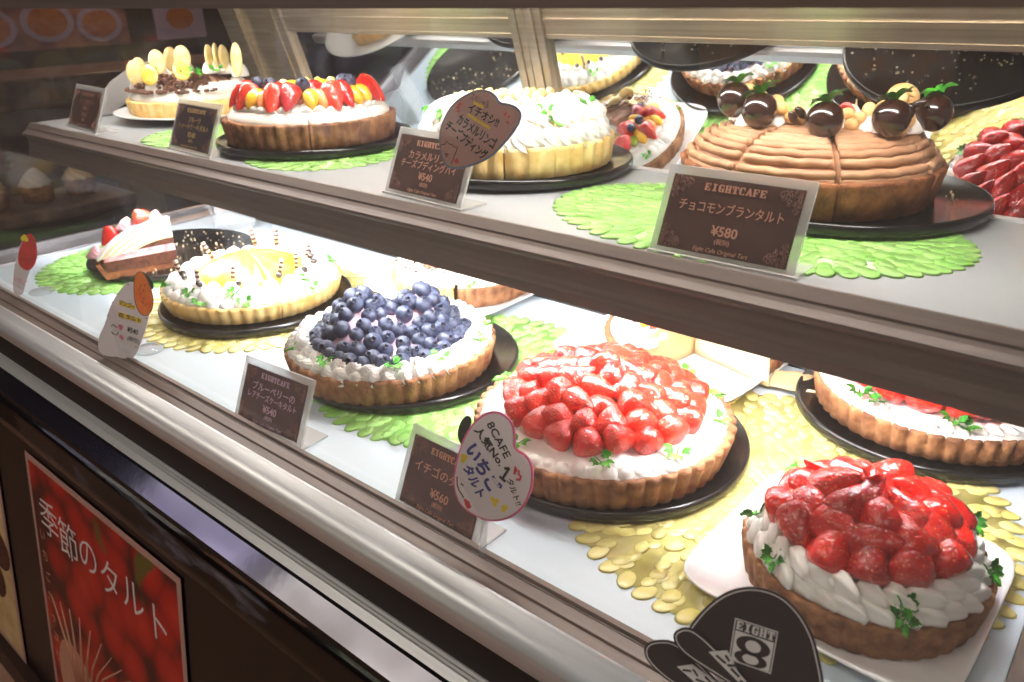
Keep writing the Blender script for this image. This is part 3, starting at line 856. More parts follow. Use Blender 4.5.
ring(t3, 'kiss', .090, .036, 20, .1, 2 * PI + .1, (.0125, .0125, .016), rj=.004)
mb = MB().tube([(0, 0, -.004), (0, 0, .026)], .0034, 10); STICK = mb.build('stick', 'stick')
for px, py, pz, rx, ry in ((-.076, -.058, .048, .05, .02), (-.028, -.064, .050, .05, .15), (.038, -.070, .052, .1, .28), (.066, -.040, .052, .1, .05), (-.055, .03, .062, -.1, -.4), (.012, .07, .066, 0, -.15), (-.10, -.01, .05, .1, -.2), (.045, .05, .066, 0, 0.05), (.085, .005, .05, .1, .25)):
    part('chocolate_stick', STICK, t3, T(px, py, pz - .003, rx, ry, 0))
rnd = random.Random(5); mb = MB()
BEAN = MB().ball(1, 10, 8).build('bean', 'choc')
for a in (188, 200, 225, 258, 295, 318, 340, 356, 12):
    t = math.radians(a); r = rnd.uniform(.088, .106)
    part('chocolate_bean', BEAN, t3, T(r * math.cos(t), r * math.sin(t), .052, rnd.random(), rnd.random(), rnd.random() * 3, (.0062, .0048, .0044)))
for k in range(46):
    a = rnd.uniform(150, 390); t = math.radians(a); r = rnd.uniform(.09, .122); s = rnd.uniform(.0008, .0016)
    mb.ball(1, 6, 4, k % 2, T(r * math.cos(t), r * math.sin(t), .047 - max(0, r - .10) * .55, 0, 0, 0, s))
o = part('sprinkles', mb.build('spr', ['choc', 'ink_red']), t3); o['kind'] = 'stuff'
sprigs(t3, [(192, .120, .040, -.6), (222, .116, .044, -.6), (231, .122, .036, -.8), (258, .114, .046, -.6), (262, .120, .036, -.8), (305, .114, .046, -.6), (311, .122, .036, -.8), (352, .116, .044, -.5)], 1.25)

# ---- mille crepe slice on the far left plate
cx_, cy_ = -1.400, .655
round_plate(cx_ + .012, cy_ + .01, LZ, 'mostly empty black round plate with the last slice of crepe cake at its left', 'black round cake plates')
crumbs(cx_ + .012, cy_ + .01, LZ + PZ, .13, -1.2, 2.6, 90, 'pastry crumbs left on the black plate beside the crepe cake slice', 4)
tipx, tipy = -1.300, .628
t4 = thing('crepe_cake_slice', 'single slice of layered crepe cake with strawberries on a black plate', 'cake slice', (tipx, tipy, LZ + PZ), face(-1.36, .60) + .06)
a0, a1 = math.radians(143), math.radians(186)
Rs = .124
def zt(r): return .090 - .054 * (r / Rs) ** 2.3
def slab(za, zb, R0, R1): return [(0, za), (R0, za), (R1, zb), (0, zb)]
V, F = revolve(lambda t: [(0, 0), (Rs * .94, 0), (Rs * .98, .010), (Rs + .004, .028), (Rs - .003, .029), (Rs * .93, .012), (0, .008)], a0, a1, 20)
part('crust', mesh('c', V, F, 'crust_dark', smooth=False), t4)
V, F = revolve(lambda t: [(0, .009), (Rs * .92, .012), (Rs * .955, .030), (0, .030)], a0, a1, 20); part('sponge', mesh('s', V, F, 'sponge', smooth=False), t4)
V, F = revolve(lambda t: slab(.0301, .042, Rs * .93, Rs * .88), a0 + .005, a1 - .005, 20); part('strawberry_cream', mesh('s', V, F, 'straw_cream', smooth=False), t4)
V, F = revolve(lambda t: slab(.0425, .052, Rs * .85, Rs * .78), a0 + .005, a1 - .005, 20); part('thin_sponge', mesh('s', V, F, 'sponge', smooth=False), t4)
mb = MB()
for k in range(8):
    th = .0046
    f0 = lambda r, k=k: max(.034 + k * .001, zt(r) - (k + 1) * th); f1 = lambda r, k=k: max(.0345 + k * .001, zt(r) - k * th - .0006)
    Re = Rs * (1.0 - k * .012)
    def sec(t): return [(Re * i / 12, f0(Re * i / 12)) for i in range(13)] + [(Re * i / 12, f1(Re * i / 12)) for i in range(12, -1, -1)]
    V, F = revolve(sec, a0 - .004 * (k % 2), a1 + .004 * (k % 2), 16); mb.add(V, F, k % 2)
part('crepe_layers', mb.build('layers', ['cream', 'crepe'], False), t4)
am = (a0 + a1) / 2
for r, s, da in ((.124, .015, .1), (.070, .016, -.02), (.022, .012, .05)):
    part('cream_rosette', PINKDOLLOP, t4, T(r * math.cos(am + da), r * math.sin(am + da), zt(r) - .002, 0, 0, 0, s), label='pale pink cream rosette')
for r, sp, dd in ((.098, 0, (-.8, -.2, -.75)), (.042, 2, (.9, -.2, -.1))):
    b = part('strawberry', SBB[0], t4, aim((r * math.cos(am), r * math.sin(am), zt(r) + .006), dd, sp, .92))
    if r < .1: part('calyx', CALYX, b, T(0, 0, -.014, PI, 0, 0, .9))

# ---- rear white square plate: banana chocolate piece and fruit piece
wx, wy = -.846, .882
square_plate(wx, wy , LZ, .132, 'white square plate behind the blueberry tart, holding two kinds of tart', 0.0)
t5 = tart('half of a banana chocolate tart on the white plate behind the blueberries', 'tart', wx - .003, wy - .005, LZ + .0047, 'crust_pale', .120, .110, .032, sectors=((150, 262),), fill=lambda r, t: .052 - .1 * max(0, r - .06) + .004 * math.sin(9 * t), rfill=.110, name='banana_tart', rot=face(wx, wy))
V, F = revolve(lambda t: [(0, .048), (.082, .046)] + [(.082 * (1 - i / 10), .050 + .016 * (1 - (1 - i / 10) ** 2) + .0022 * nz(math.cos(t) * (1 - i / 10), math.sin(t) * (1 - i / 10), 3, 14)) for i in range(11)], math.radians(151), math.radians(261), 40)
part('chocolate_cream', mesh('cc', V, F, 'choc_cream'), t5)
ring(t5, 'kiss', .094, .036, 13, math.radians(152), math.radians(260), (.015, .015, .017))
rnd = random.Random(8); mb = MB()
for k in range(120):
    t = math.radians(rnd.uniform(153, 259)); r = rnd.uniform(.04, .110); s = rnd.uniform(.001, .0022)
    mb.ball(1, 5, 4, 0, T(r * math.cos(t), r * math.sin(t), .066 - max(0, r - .06) * .35, rnd.random() * 3, 0, rnd.random() * 3, (s * 1.6, s, s * .6)))
o = part('chocolate_flakes', mb.build('fl', 'choc_flake', False), t5); o['kind'] = 'stuff'
for a, r in ((215, .070), (238, .074), (250, .05), (180, .07), (195, .05)):
    t = math.radians(a); part('banana_slice', BAN, t5, T(r * math.cos(t), r * math.sin(t), .070, .9 + .3 * math.sin(a), .3, t + 1.2, 1.1))
mb = MB()
for k in range(6):
    q = [(-.075 + .012 * k + .01 * math.sin(j * 2 + k), -.075 + .02 * j, .0685 + .001 * math.sin(j)) for j in range(5)]
    q = [(x, y, z) for x, y, z in q if math.hypot(x, y) < .085 and x < 0 or (x < .0 and y < 0 and math.hypot(x, y) < .085)]
    if len(q) > 2: mb.tube(q, .0009, 6)
part('chocolate_drizzle', mb.build('dz', 'choc'), t5)
t6 = tart('half of a fruit tart on the white plate behind the blueberries', 'tart', wx + .001, wy - .007, LZ + .0047, 'crust', .120, .110, .032, sectors=((264, 322), (322, 385)), fill=lambda r, t: .046 - .12 * max(0, r - .07), rfill=.111, name='fruit_tart', rot=face(wx, wy))
ring(t6, 'kiss', .092, .036, 16, math.radians(265), math.radians(384), (.016, .016, .014))
ring(t6, 'kiss', .070, .042, 11, math.radians(267), math.radians(382), (.016, .016, .012))
FR = [(268, .070, 'k'), (276, .066, 'p'), (290, .068, 's'), (303, .070, 'p'), (314, .066, 'o'), (328, .07, 's'), (341, .068, 'p'), (355, .068, 'k'), (370, .068, 's'), (280, .04, 's'), (305, .038, 'p'), (330, .04, 'o'), (355, .04, 's'), (270, .046, 'b'), (318, .048, 'b'), (345, .05, 'b')]
def fruits(root, L, z, s=1.0, outw=True):
    rr_ = random.Random(len(L))
    for a, r, k in L:
        t = math.radians(a); p = (r * math.cos(t), r * math.sin(t), z + (.006 if r < .06 else 0))
        if k == 's':
            d = Vector((math.cos(t) * .9, math.sin(t) * .9, -.6)); best = max((q * .2 for q in range(32)), key=lambda q: (aim((0, 0, 0), d, q) @ Vector((0, -1, 0))).dot(Vector((-math.cos(t) * .3, -math.sin(t) * .3, -1))))
            part('strawberry', rr_.choice(SBH), root, aim(p, d, best, s * 1.0), label='halved strawberry')
        elif k == 'S': part('strawberry', rr_.choice(SBB), root, aim(p, (math.cos(t) * .7, math.sin(t) * .7, -.5), rr_.uniform(0, 6), s))
        elif k == 'p': part('peach_slice', PEACH, root, T(*p, 0, 0, t) @ Matrix.Rotation(.5, 4, 'Y') @ Matrix.Diagonal((s, s, s, 1)))
        elif k == 'o': part('orange_slice', ORANGE, root, T(*p, 0, 0, t + .2) @ Matrix.Rotation(.5, 4, 'Y') @ Matrix.Diagonal((s, s, s, 1)))
        elif k == 'k': part('kiwi_slice', KIWI, root, T(*p, 0, 0, t) @ Matrix.Rotation(.4, 4, 'Y') @ Matrix.Diagonal((s, s, s, 1)))
        elif k == 'b': part('blueberry', BLUE, root, aim((p[0], p[1], p[2] + .008), (math.cos(t), math.sin(t), .8), 0, .0085 * s))
        elif k == 'w': part('pineapple_wedge', PINE, root, T(p[0], p[1], p[2] + .006, 0, 0, t + rr_.uniform(-.5, .5)) @ Matrix.Rotation(-1.15, 4, 'Y') @ Matrix.Rotation(PI / 2, 4, 'X'))
fruits(t6, FR, .060)
sprigs(t6, [(276, .106, .040, -.9), (350, .1, .045, -.5)], 1.1)

# ---- rear square plate with the paper-wrapped fruit tart
qx, qy = -.446, .868
square_plate(qx, qy , LZ, .133, 'white square plate behind the biggest strawberry tart, with paper-lined tart', math.radians(-5))
FT = (-.425, .862)
t7 = tart('cut fruit tart with kraft paper on its cut sides, behind the biggest strawberry tart', 'tart', FT[0], FT[1], LZ + .0047, 'crust', .118, .108, .032, sectors=((138, 232), (318, 390)), fill=lambda r, t: .048 - .14 * max(0, r - .075), rfill=.109, name='fruit_tart')
ring(t7, 'kiss', .090, .036, 12, math.radians(140), math.radians(231), (.017, .017, .015)); ring(t7, 'kiss', .068, .040, 8, math.radians(143), math.radians(230), (.016, .016, .013))
ring(t7, 'kiss', .092, .036, 9, math.radians(320), math.radians(388), (.016, .016, .015))
fruits(t7, [(225, .058, 'S'), (212, .066, 'p'), (198, .062, 's'), (182, .066, 'o'), (165, .066, 's'), (150, .066, 'p'), (215, .03, 's'), (180, .035, 'p'), (330, .06, 's'), (345, .06, 'p'), (362, .06, 's'), (378, .06, 'o'), (340, .03, 's'), (370, .03, 'k')], .060)
sprigs(t7, [(326, .098, .050, -.5), (340, .104, .046, -.6)], 1.1)
def sheet(name, P, m, th=.0007, nu=10, nv=6, wob=.0015, seed=0):
    """a bilinear paper sheet through four corners, gently wavy, with thickness"""
    P = [Vector(p) for p in P]; V = []
    nrm = (P[1] - P[0]).cross(P[3] - P[0]).normalized()
    for j in range(nv + 1):
        for i in range(nu + 1):
            u, v = i / nu, j / nv
            p = (P[0] * (1 - u) + P[1] * u) * (1 - v) + (P[3] * (1 - u) + P[2] * u) * v
            V.append(p + nrm * wob * noise.noise(Vector((u * 3 + seed, v * 3, seed))))
    F = [(j * (nu + 1) + i, j * (nu + 1) + i + 1, (j + 1) * (nu + 1) + i + 1, (j + 1) * (nu + 1) + i) for j in range(nv) for i in range(nu)]
    n = len(V); V += [v - nrm * th for v in V]; F2 = [tuple(n + q for q in f[::-1]) for f in F]
    B = [i for i in range(nu + 1)] + [(j + 1) * (nu + 1) - 1 for j in range(1, nv + 1)] + [nv * (nu + 1) + i for i in range(nu - 1, -1, -1)] + [j * (nu + 1) for j in range(nv - 1, 0, -1)]
    S = [(B[k], n + B[k], n + B[(k + 1) % len(B)], B[(k + 1) % len(B)]) for k in range(len(B))]
    return mesh(name, V, F + F2 + S, m)
def pol(a, r, z, off=0.0):
    t = math.radians(a); return (r * math.cos(t) - off * math.sin(t), r * math.sin(t) + off * math.cos(t), z)
p1 = thing('baking_paper', 'kraft baking paper strip standing against the left cut side of the rear fruit tart', 'baking paper', (FT[0], FT[1], LZ + .0047), face(*FT))
part('sheet', sheet('paper', [pol(232, .002, .001, .002), pol(232, .112, .001, .002), pol(232, .106, .052, .003), pol(232, .004, .068, .003)], 'kraft', seed=2), p1)
p2 = thing('baking_paper', 'wide pale baking paper standing against the right cut side of the rear fruit tart', 'baking paper', (FT[0], FT[1], LZ + .0047), face(*FT))
mb = MB()
mm = sheet('paper', [pol(318, .000, .001, -.002), pol(318, .122, .001, -.002), pol(318, .116, .060, -.003), pol(318, .000, .072, -.003)], 'kraft_light', seed=4, nu=14)
part('sheet', mm, p2)
part('tail', sheet('tail', [pol(318, .116, .001, -.003), pol(322, .175, .006, .01), pol(340, .150, .004, .01), pol(326, .116, .016, .0)], 'kraft', seed=6, wob=.004), p2, label='loose paper end lying on the plate')
part('top_fold', sheet('fold', [pol(318, .004, .070, -.003), pol(318, .112, .0585, -.003), pol(330, .104, .062, .0), pol(345, .02, .074, .0)], 'kraft_light', seed=9, wob=.003), p2)

# ---- rear right strawberry tart
rx_, ry_ = -.143, .886
round_plate(rx_ - .004, ry_ - .003, LZ, 'black round plate under the rear right strawberry tart, near the end panel', 'black round cake plates', round_plate_mesh(.141))
t8 = tart('flat strawberry tart at the rear right, whole berries ringed by flat cream', 'tart', rx_, ry_, LZ + PZ, 'crust', .130, .121, .030, fill=lambda r, t: .036 + .006 * max(0, 1 - (r / .10) ** 2), rfill=.124, nfl=48, name='strawberry_tart', amp=.0055)
ring(t8, 'shell', .114, .034, 50, 0, 2 * PI, (.0065, .0065, .0055), spin=.5)
rnd = random.Random(21)
for r, n in ((.090, 18), (.062, 12), (.034, 7), (0, 1)):
    for k in range(n):
        a = 360 * (k + rnd.uniform(-.12, .12)) / n + r * 500; t = math.radians(a)
        d = Vector((-math.cos(t) * .75 + rnd.uniform(-.25, .25), -math.sin(t) * .75 + rnd.uniform(-.25, .25), .9))
        part('strawberry', rnd.choice(SB), t8, aim((r * math.cos(t), r * math.sin(t), .056 + (.090 - r) * .18), d, rnd.uniform(0, 6), rnd.uniform(1.1, 1.3)))
sprigs(t8, [(190, .112, .041, -.2), (208, .113, .042, -.2), (232, .113, .042, -.2), (246, .112, .042, -.2), (280, .111, .043, -.2), (283, .118, .040, -.2), (320, .112, .042, -.2)], 1.25, SPRD)

# ---- front right strawberry tart on its white square plate
fx, fy = -.117, .560
square_plate(-.126, .562, LZ, .105, 'white square plate at the front right, under the smallest strawberry tart', math.radians(-2))
t9 = tart('smallest strawberry tart, piled high, on the white square plate at the front right', 'tart', fx, fy, LZ + .0047, 'crust', .094, .087, .030, fill=lambda r, t: .046 + .010 * max(0, 1 - (r / .07) ** 2), rfill=.086, nfl=40, name='strawberry_tart', amp=.003)
ring(t9, 'shell', .080, .032, 30, 0, 2 * PI, (.0088, .0088, .0100), tilt=.25, spin=.9)
ring(t9, 'shell', .074, .043, 27, .1, 2 * PI + .1, (.0085, .0085, .0095), tilt=.2, spin=.9)
rnd = random.Random(32)
for r, n, z in ((.060, 13, .060), (.046, 11, .070), (.029, 7, .079), (.010, 3, .085)):
    for k in range(n):
        a = 360 * (k + rnd.uniform(-.1, .1)) / n + r * 700 + 12; t = math.radians(a)
        tt = rnd.uniform(-.5, .5)
        d = Vector((-math.cos(t + tt), -math.sin(t + tt), rnd.uniform(.35, 1.2)))
        if rnd.random() < .35: d = Vector((math.cos(t + 1.3), math.sin(t + 1.3), rnd.uniform(-.3, .5)))
        s = rnd.uniform(.92, 1.12)
        p = (r * math.cos(t), r * math.sin(t), z + rnd.uniform(-.003, .003))
        if rnd.random() < .10 and r < .05:
            up = Vector((math.cos(t) * .5, math.sin(t) * .5, 1)); best = max((q * .3 for q in range(21)), key=lambda q: (aim((0, 0, 0), d, q) @ Vector((0, -1, 0))).dot(up))
            part('strawberry', rnd.choice(SBH), t9, aim((p[0], p[1], p[2] + .007), d, best, s * 1.05), label='halved strawberry')
        else:
            part('strawberry', rnd.choice(SB), t9, aim(p, d, rnd.uniform(0, 6), s))
sprigs(t9, [(196, .082, .050, -1.0), (228, .083, .048, -1.1), (290, .083, .050, -1.1), (294, .086, .042, -1.2), (350, .082, .050, -1.0), (140, .078, .052, -.7), (30, .079, .052, -.8)], 1.2, SPRD)

# ================================================================== UPPER SHELF
ZS = ZU + .0030
# ---- fruit tart
ux, uy = -1.011, .733
round_plate(ux - .005, uy + .01, ZS, 'black round plate under the fruit tart on the upper shelf', 'black round cake plates')
t10 = tart('sliced mixed fruit tart on the upper shelf, topped with strawberries, peach and pineapple', 'tart', ux, uy, ZS + PZ, 'crust', .128, .119, .034, sectors=((172, 268), (268, 318), (318, 372)), fill=lambda r, t: .052 - .20 * max(0, r - .085), rfill=.117, nfl=44, name='fruit_tart', amp=.0062)
ring(t10, 'ruffle', .102, .035, 22, math.radians(174), math.radians(370), (.010, .010, .0135), spin=0)
ring(t10, 'kiss', .086, .044, 20, math.radians(174), math.radians(370), (.014, .014, .015))
fruits(t10, [(184, .086, 'S'), (196, .092, 's'), (207, .090, 'S'), (219, .092, 'p'), (230, .092, 'o'), (241, .092, 'S'), (254, .090, 's'), (272, .092, 'p'), (281, .090, 'o'), (291, .093, 'S'), (302, .09, 's'), (313, .092, 'p'), (324, .092, 'p'), (334, .09, 's'), (343, .092, 'S'), (352, .090, 'p'), (361, .086, 's'),
    (190, .064, 'p'), (205, .060, 'o'), (222, .062, 's'), (240, .062, 'p'), (258, .064, 'o'), (278, .060, 's'), (296, .062, 'o'), (314, .062, 'k'), (330, .064, 'p'), (348, .062, 's'), (362, .06, 'p'), (225, .034, 'p'), (270, .034, 'o'), (315, .034, 'p')], .066, 1.12)
fruits(t10, [(206, .074, 'b'), (228, .074, 'b'), (266, .076, 'b'), (312, .074, 'b'), (322, .066, 'b'), (318, .080, 'b')], .074, 1.2)
PINE2 = wedge_mesh('pine', .024, 1.0, .011)
for i, (x, y, z, a) in enumerate(((-.074, -.012, .078, .5), (-.052, -.006, .082, -.3), (-.030, -.012, .084, .6), (-.008, -.004, .084, .1), (.014, -.010, .085, -.5), (.036, -.004, .084, .4), (.058, -.010, .082, -.2), (-.04, .012, .08, .1), (.0, .014, .084, -.4), (.04, .012, .082, .3))):
    part('pineapple_wedge', PINE2, t10, T(x, y, z, PI / 2 + .35 * math.sin(i * 2.1), -PI / 2 + a + PI, .5 * a))
crumbs(ux, uy, ZS + PZ, .12, .2, 2.2, 40, 'pastry crumbs behind the fruit tart on the upper shelf', 6)
# ---- cheese pudding pie
ux, uy = -.646, .770
round_plate(ux - .005, uy + .012, ZS, 'black round plate under the cream covered pie on the upper shelf', 'black round cake plates')
t11 = tart('tall pale pie heaped with white cream and caramel apple, on the upper shelf', 'pie', ux, uy, ZS + PZ, 'crust_pale', .125, .117, .034, sectors=((170, 264), (264, 292), (292, 374)), fill=lambda r, t: .062 - .30 * max(0, r - .085), rfill=.112, nfl=38, name='caramel_apple_pie', amp=.007)
ring(t11, 'star', .102, .035, 21, math.radians(172), math.radians(373), .0185, tilt=.35)
ring(t11, 'shell', .090, .060, 15, math.radians(174), math.radians(371), (.0150, .0125, .0125), spin=.25, tilt=.35)
ring(t11, 'star', .062, .064, 12, math.radians(174), math.radians(371), .016)
ring(t11, 'star', .035, .064, 7, math.radians(174), math.radians(371), .016)
APP = [chunk_mesh('caramel', s, .006, .005, .0045) for s in range(3)]
rnd = random.Random(9)
for k in range(42):
    a = rnd.uniform(174, 370); t = math.radians(a); r = rnd.uniform(.015, .085)
    part('caramel_apple', APP[k % 3], t11, T(r * math.cos(t), r * math.sin(t), .0815 - max(0, r - .05) * .22, rnd.random() * 3, rnd.random() * 3, rnd.random() * 3))
for k in range(18):
    a = 176 + k * 11; t = math.radians(a); part('caramel_apple', APP[k % 3], t11, T(.100 * math.cos(t), .100 * math.sin(t), .056, rnd.random() * 3, 0, rnd.random() * 3))
mb = MB()
for k in range(60):
    t = math.radians(rnd.uniform(180, 365)); r = rnd.uniform(.03, .11); s = rnd.uniform(.0008, .0015)
    mb.ball(1, 5, 4, 0, T(r * math.cos(t), r * math.sin(t), .083 - max(0, r - .05) * .62, 0, 0, 0, s))
o = part('pistachio_crumbs', mb.build('pi', 'leaf', False), t11); o['kind'] = 'stuff'
sprigs(t11, [(293, .094, .074, -.9), (297, .100, .064, -1.1), (325, .090, .076, -.8), (340, .09, .074, -.8), (215, .098, .068, -.9), (190, .1, .066, -.8)], 1.1)
crumbs(ux, uy, ZS + PZ, .13, .15, 2.9, 60, 'pastry crumbs behind the cream covered pie on the upper shelf', 7)
# ---- chestnut cream chocolate tart
ux, uy = -.291, .810
round_plate(ux + .022, uy + .025, ZS, 'black round plate under the chestnut cream tart on the upper shelf', 'black round cake plates')
SEC = ((176, 238), (238, 283), (283, 331), (331, 374))
t12 = tart('chestnut cream tart cut in slices, topped with chocolate-dipped strawberries and nuts', 'tart', ux, uy, ZS + PZ, 'crust_dark', .128, .119, .036, sectors=SEC, nfl=34, name='chestnut_tart', amp=.0022)
for i, (a0, a1) in enumerate(SEC):
    r0, r1 = math.radians(a0 + .5), math.radians(a1 - .5)
    zf = lambda r: .074 - .010 * (r / .118) - .024 * (r / .118) ** 7
    mb = MB()
    V, F = revolve(lambda t: [(0, .024), (.113, .024)] + [(.113 * (1 - k / 8), zf(.113 * (1 - k / 8)) - .003) for k in range(9)], r0, r1, 14); mb.add(V, F)
    r = .1165; rnd = random.Random(i)
    while r > .012:
        n = max(4, int((r1 - r0) * r / .004)); ph = rnd.uniform(0, 6)
        g = .0022 / r
        for lay in range(3 if r > .112 else 1):
            mb.tube([((r + .0012 * math.sin(ph + j * .7)) * math.cos(r0 + g + (r1 - r0 - 2 * g) * j / n), (r + .0012 * math.sin(ph + j * .7)) * math.sin(r0 + g + (r1 - r0 - 2 * g) * j / n), zf(r) + .0005 * math.sin(ph + j) - lay * .0065) for j in range(n + 1)], .0042, 7)
        r -= .0074
    part('chestnut_cream', mb.build('mc', 'marron'), t12)
mb = MB().ball(.0165, 20, 14)
CB = mesh('dipped_strawberry', [(v.x * (1 - .10 * v.z / .0165) * (1 + .04 * nz(v.x, v.y, v.z, 70)), v.y * (1 - .10 * v.z / .0165), v.z * 1.02) for v in mb.V], mb.F, 'choc')
NUT = [MB().ball(1, 10, 7).build('nut', 'nut')]
CRES = slice_mesh('nut', .034, .0065, .0065, 1.1)
for x, y, z, d in ((-.076, -.020, .092, (.1, -.2, -1)), (-.049, -.050, .086, (.25, -.35, -1)), (.010, -.070, .082, (.2, -.3, -1)), (.066, -.058, .084, (.15, -.3, -1)), (.104, -.016, .084, (.2, -.1, -1))):
    b = part('strawberry', CB, t12, aim((x, y, z), d, 0, 1.02), label='chocolate-dipped strawberry')
    part('calyx', CALYX, b, T(.003, .004, -.0150, PI, .2, .5, 1.7))
for i, (x, y) in enumerate(((-.060, -.040), (-.030, -.044), (.020, -.052), (.050, -.052), (.085, -.030), (-.07, -.005))):
    part('cream_dollop', D['kiss'][i % 3], t12, T(x, y + .012, .066, 0, 0, 0, (.013, .013, .019)))
rnd = random.Random(4)
for x, y, z in ((-.064, -.012, .101), (-.050, -.022, .096), (-.036, -.026, .092), (-.030, -.040, .088), (-.014, -.030, .083), (-.010, -.038, .078), (.040, -.042, .080), (.048, -.036, .088), (.034, -.05, .076), (.060, -.020, .088), (.074, -.026, .098), (.082, -.018, .094), (.082, -.036, .080), (.076, -.05, .074), (-.020, -.045, .08), (.030, -.036, .084)):
    part('nut', NUT[0], t12, T(x, y, z, rnd.random() * 3, rnd.random() * 3, 0, (.0068, .0058, LZ + .0047)))
part('cookie_curl', CRES, t12, T(.078, -.020, .104, .2, .3, .2))
for x, y, z, a in ((-.018, -.058, .082, .9), (-.012, -.052, .086, .7), (.088, -.034, .094, -.5), (.082, -.04, .088, 1.2)):
    part('chocolate_chip', BEAN, t12, T(x, y, z, a, a, a, (.0085, .004, .004)))
crumbs(ux + .01, uy + .02, ZS + PZ, .13, .15, 2.9, 90, 'pastry crumbs behind the chestnut cream tart', 9)
# ---- banana chocolate tart, far left
ux, uy = -1.462, .797
V, F = revolve(lambda t: [(0, 0), (.085, 0), (.095, .003), (.148, .012), (.150, .0145), (.146, .0145), (.096, .006), (0, LZ + .0047)], n=96)
o = part('white_plate', mesh('wp', V, F, 'plate_white'), None, T(ux + .012, uy + .004, ZS)); tag(o, 'white round plate under the banana chocolate tart at the far left of the upper shelf', 'plate')
t13 = tart('banana chocolate tart at the far left of the upper shelf, with banana slices standing up', 'tart', ux, uy, ZS + .0062, 'crust_pale', .116, .108, .028, sectors=((160, 282), (282, 380)), fill=lambda r, t: .050 - .16 * max(0, r - .08), rfill=.107, name='banana_tart', nfl=40)
V, F = revolve(lambda t: [(0, .045), (.098, .042)] + [(.098 * (1 - i / 10), .044 + .022 * (1 - (1 - i / 10) ** 2) + .0025 * nz(math.cos(t) * (1 - i / 10), math.sin(t) * (1 - i / 10), 7, 14)) for i in range(11)], math.radians(161), math.radians(379), 50)
part('chocolate_cream', mesh('cc', V, F, 'choc_cream'), t13)
mb = MB(); rnd = random.Random(14)
for k in range(620):
    t = math.radians(rnd.uniform(165, 296)); r = rnd.uniform(.045, .109); s = rnd.uniform(.0018, .0042)
    mb.ball(1, 5, 4, 0, T(r * math.cos(t), r * math.sin(t), .062 - max(0, r - .06) * .35 + rnd.uniform(-.003, .010) * (r < .1), rnd.random() * 3, 0, rnd.random() * 3, (s * 1.6, s, s * .7)))
o = part('chocolate_flakes', mb.build('fl', 'choc_flake', False), t13); o['kind'] = 'stuff'
ring(t13, 'kiss', .088, .040, 12, math.radians(284), math.radians(378), (.018, .018, .018))
BP = [(-.088, -.030, .080, 1.3, .3), (-.080, -.022, .084, 1.25, .5), (-.062, -.070, .078, .95, -.2), (-.048, -.022, .096, 1.1, .2), (-.010, -.072, .082, .8, .1), (-.004, -.004, .100, 1.2, -.1), (.040, -.012, .100, 1.35, 1.1), (.052, -.012, .102, 1.35, 1.3), (.090, -.030, .094, 1.25, -.9), (.066, -.004, .098, 1.3, .9), (-.026, .010, .098, 1.4, .6)]
for i, (x, y, z, rx, rz) in enumerate(BP):
    part('banana_slice', BANC if i in (2, 4) else BAN, t13, T(x, y - .006, z - .004, rx + .22, 0, rz, 1.15 if i != 8 else (1.15, 1.6, 1.1)))
    part('cream_dollop', D['kiss'][i % 3], t13, T(x + .002, y + .006, z - .034, 0, 0, 0, (.0165, .0165, .026)))
mb = MB()
for k in range(7):
    q = []
    for j in range(6):
        x, y = .0 + .014 * k - .004 * j, -.075 + .016 * j + .006 * math.sin(k)
        r = math.hypot(x, y)
        if r < .095: q.append((x, y, .0465 + .0225 * (1 - (r / .098) ** 2)))
    if len(q) > 2: mb.tube(q, .0011, 6)
part('chocolate_drizzle', mb.build('dz', 'choc'), t13)
sprigs(t13, [(228, .072, .082, -1.0), (268, .076, .080, -1.0), (278, .078, .078, -1.0), (320, .066, .078, -.8)], 1.2)

# ---- flower mats
flower_mat(-1.22, .700, ZU + .0003, .118, 'green', 'green flower-cut mat at the far left of the upper shelf')
flower_mat(-.935, .695, ZU + .0003, .110, 'green', 'green flower-cut mat before the fruit tart on the upper shelf')
flower_mat(-.312, .712, ZU + .0003, .205, 'green', 'wide green flower-cut mat under the chestnut cream tart on the upper shelf', 0, .130)
flower_mat(-1.42, .610, .0003, .165, 'green', 'green flower-cut mat at the left end of the lower deck')
flower_mat(-1.055, .630, .0003, .185, 'yellowmat', 'yellow flower-cut mat under the mango tart')
flower_mat(-.64, .650, .0003, .19, 'green', 'green flower-cut mat under the blueberry tart')
flower_mat(-.215, .640, .0003, .208, 'yellowmat', 'yellow flower-cut mat under the strawberry tarts at the right')

# ================================================================== price cards and signs
def card_mx(x, y, z, yaw, tilt):
    yw, tl = math.radians(yaw), math.radians(tilt)
    u = Vector((math.cos(yw), math.sin(yw), 0)); h = Vector((-math.sin(yw), math.cos(yw), 0))
    v = Vector((0, 0, 1)) * math.cos(tl) + h * math.sin(tl); n = u.cross(v)
    m = Matrix((u, v, n)).transposed().to_4x4(); m.translation = Vector((x, y, z)); return m
def corner_orn(w_, h_):
    """lacy scrolls in the four corners of a card"""
    mb = MB(); rnd = random.Random(2)
    Q = [(rnd.uniform(.002, .024), rnd.uniform(.002, .024), rnd.uniform(.0012, .0026), rnd.random() * 6) for _ in range(60)]
    Q = [q for q in Q if q[0] + q[1] * 1.15 < .026][:24]
    for sx_ in (-1, 1):
        for sy_ in (-1, 1):
            for dx, dy, r, k in Q:
                cx, cy = sx_ * (w_ / 2 - dx), sy_ * (h_ / 2 - dy)
                P = [(cx + sx_ * r * math.cos(t) * (1 - .07 * i), cy + sy_ * r * math.sin(t) * (1 - .07 * i), 0) for i, t in enumerate([k + i * .6 for i in range(11)])]
                mb.tube(P, .00028, 4)
    return mb.build('orn', 'ink_orn')
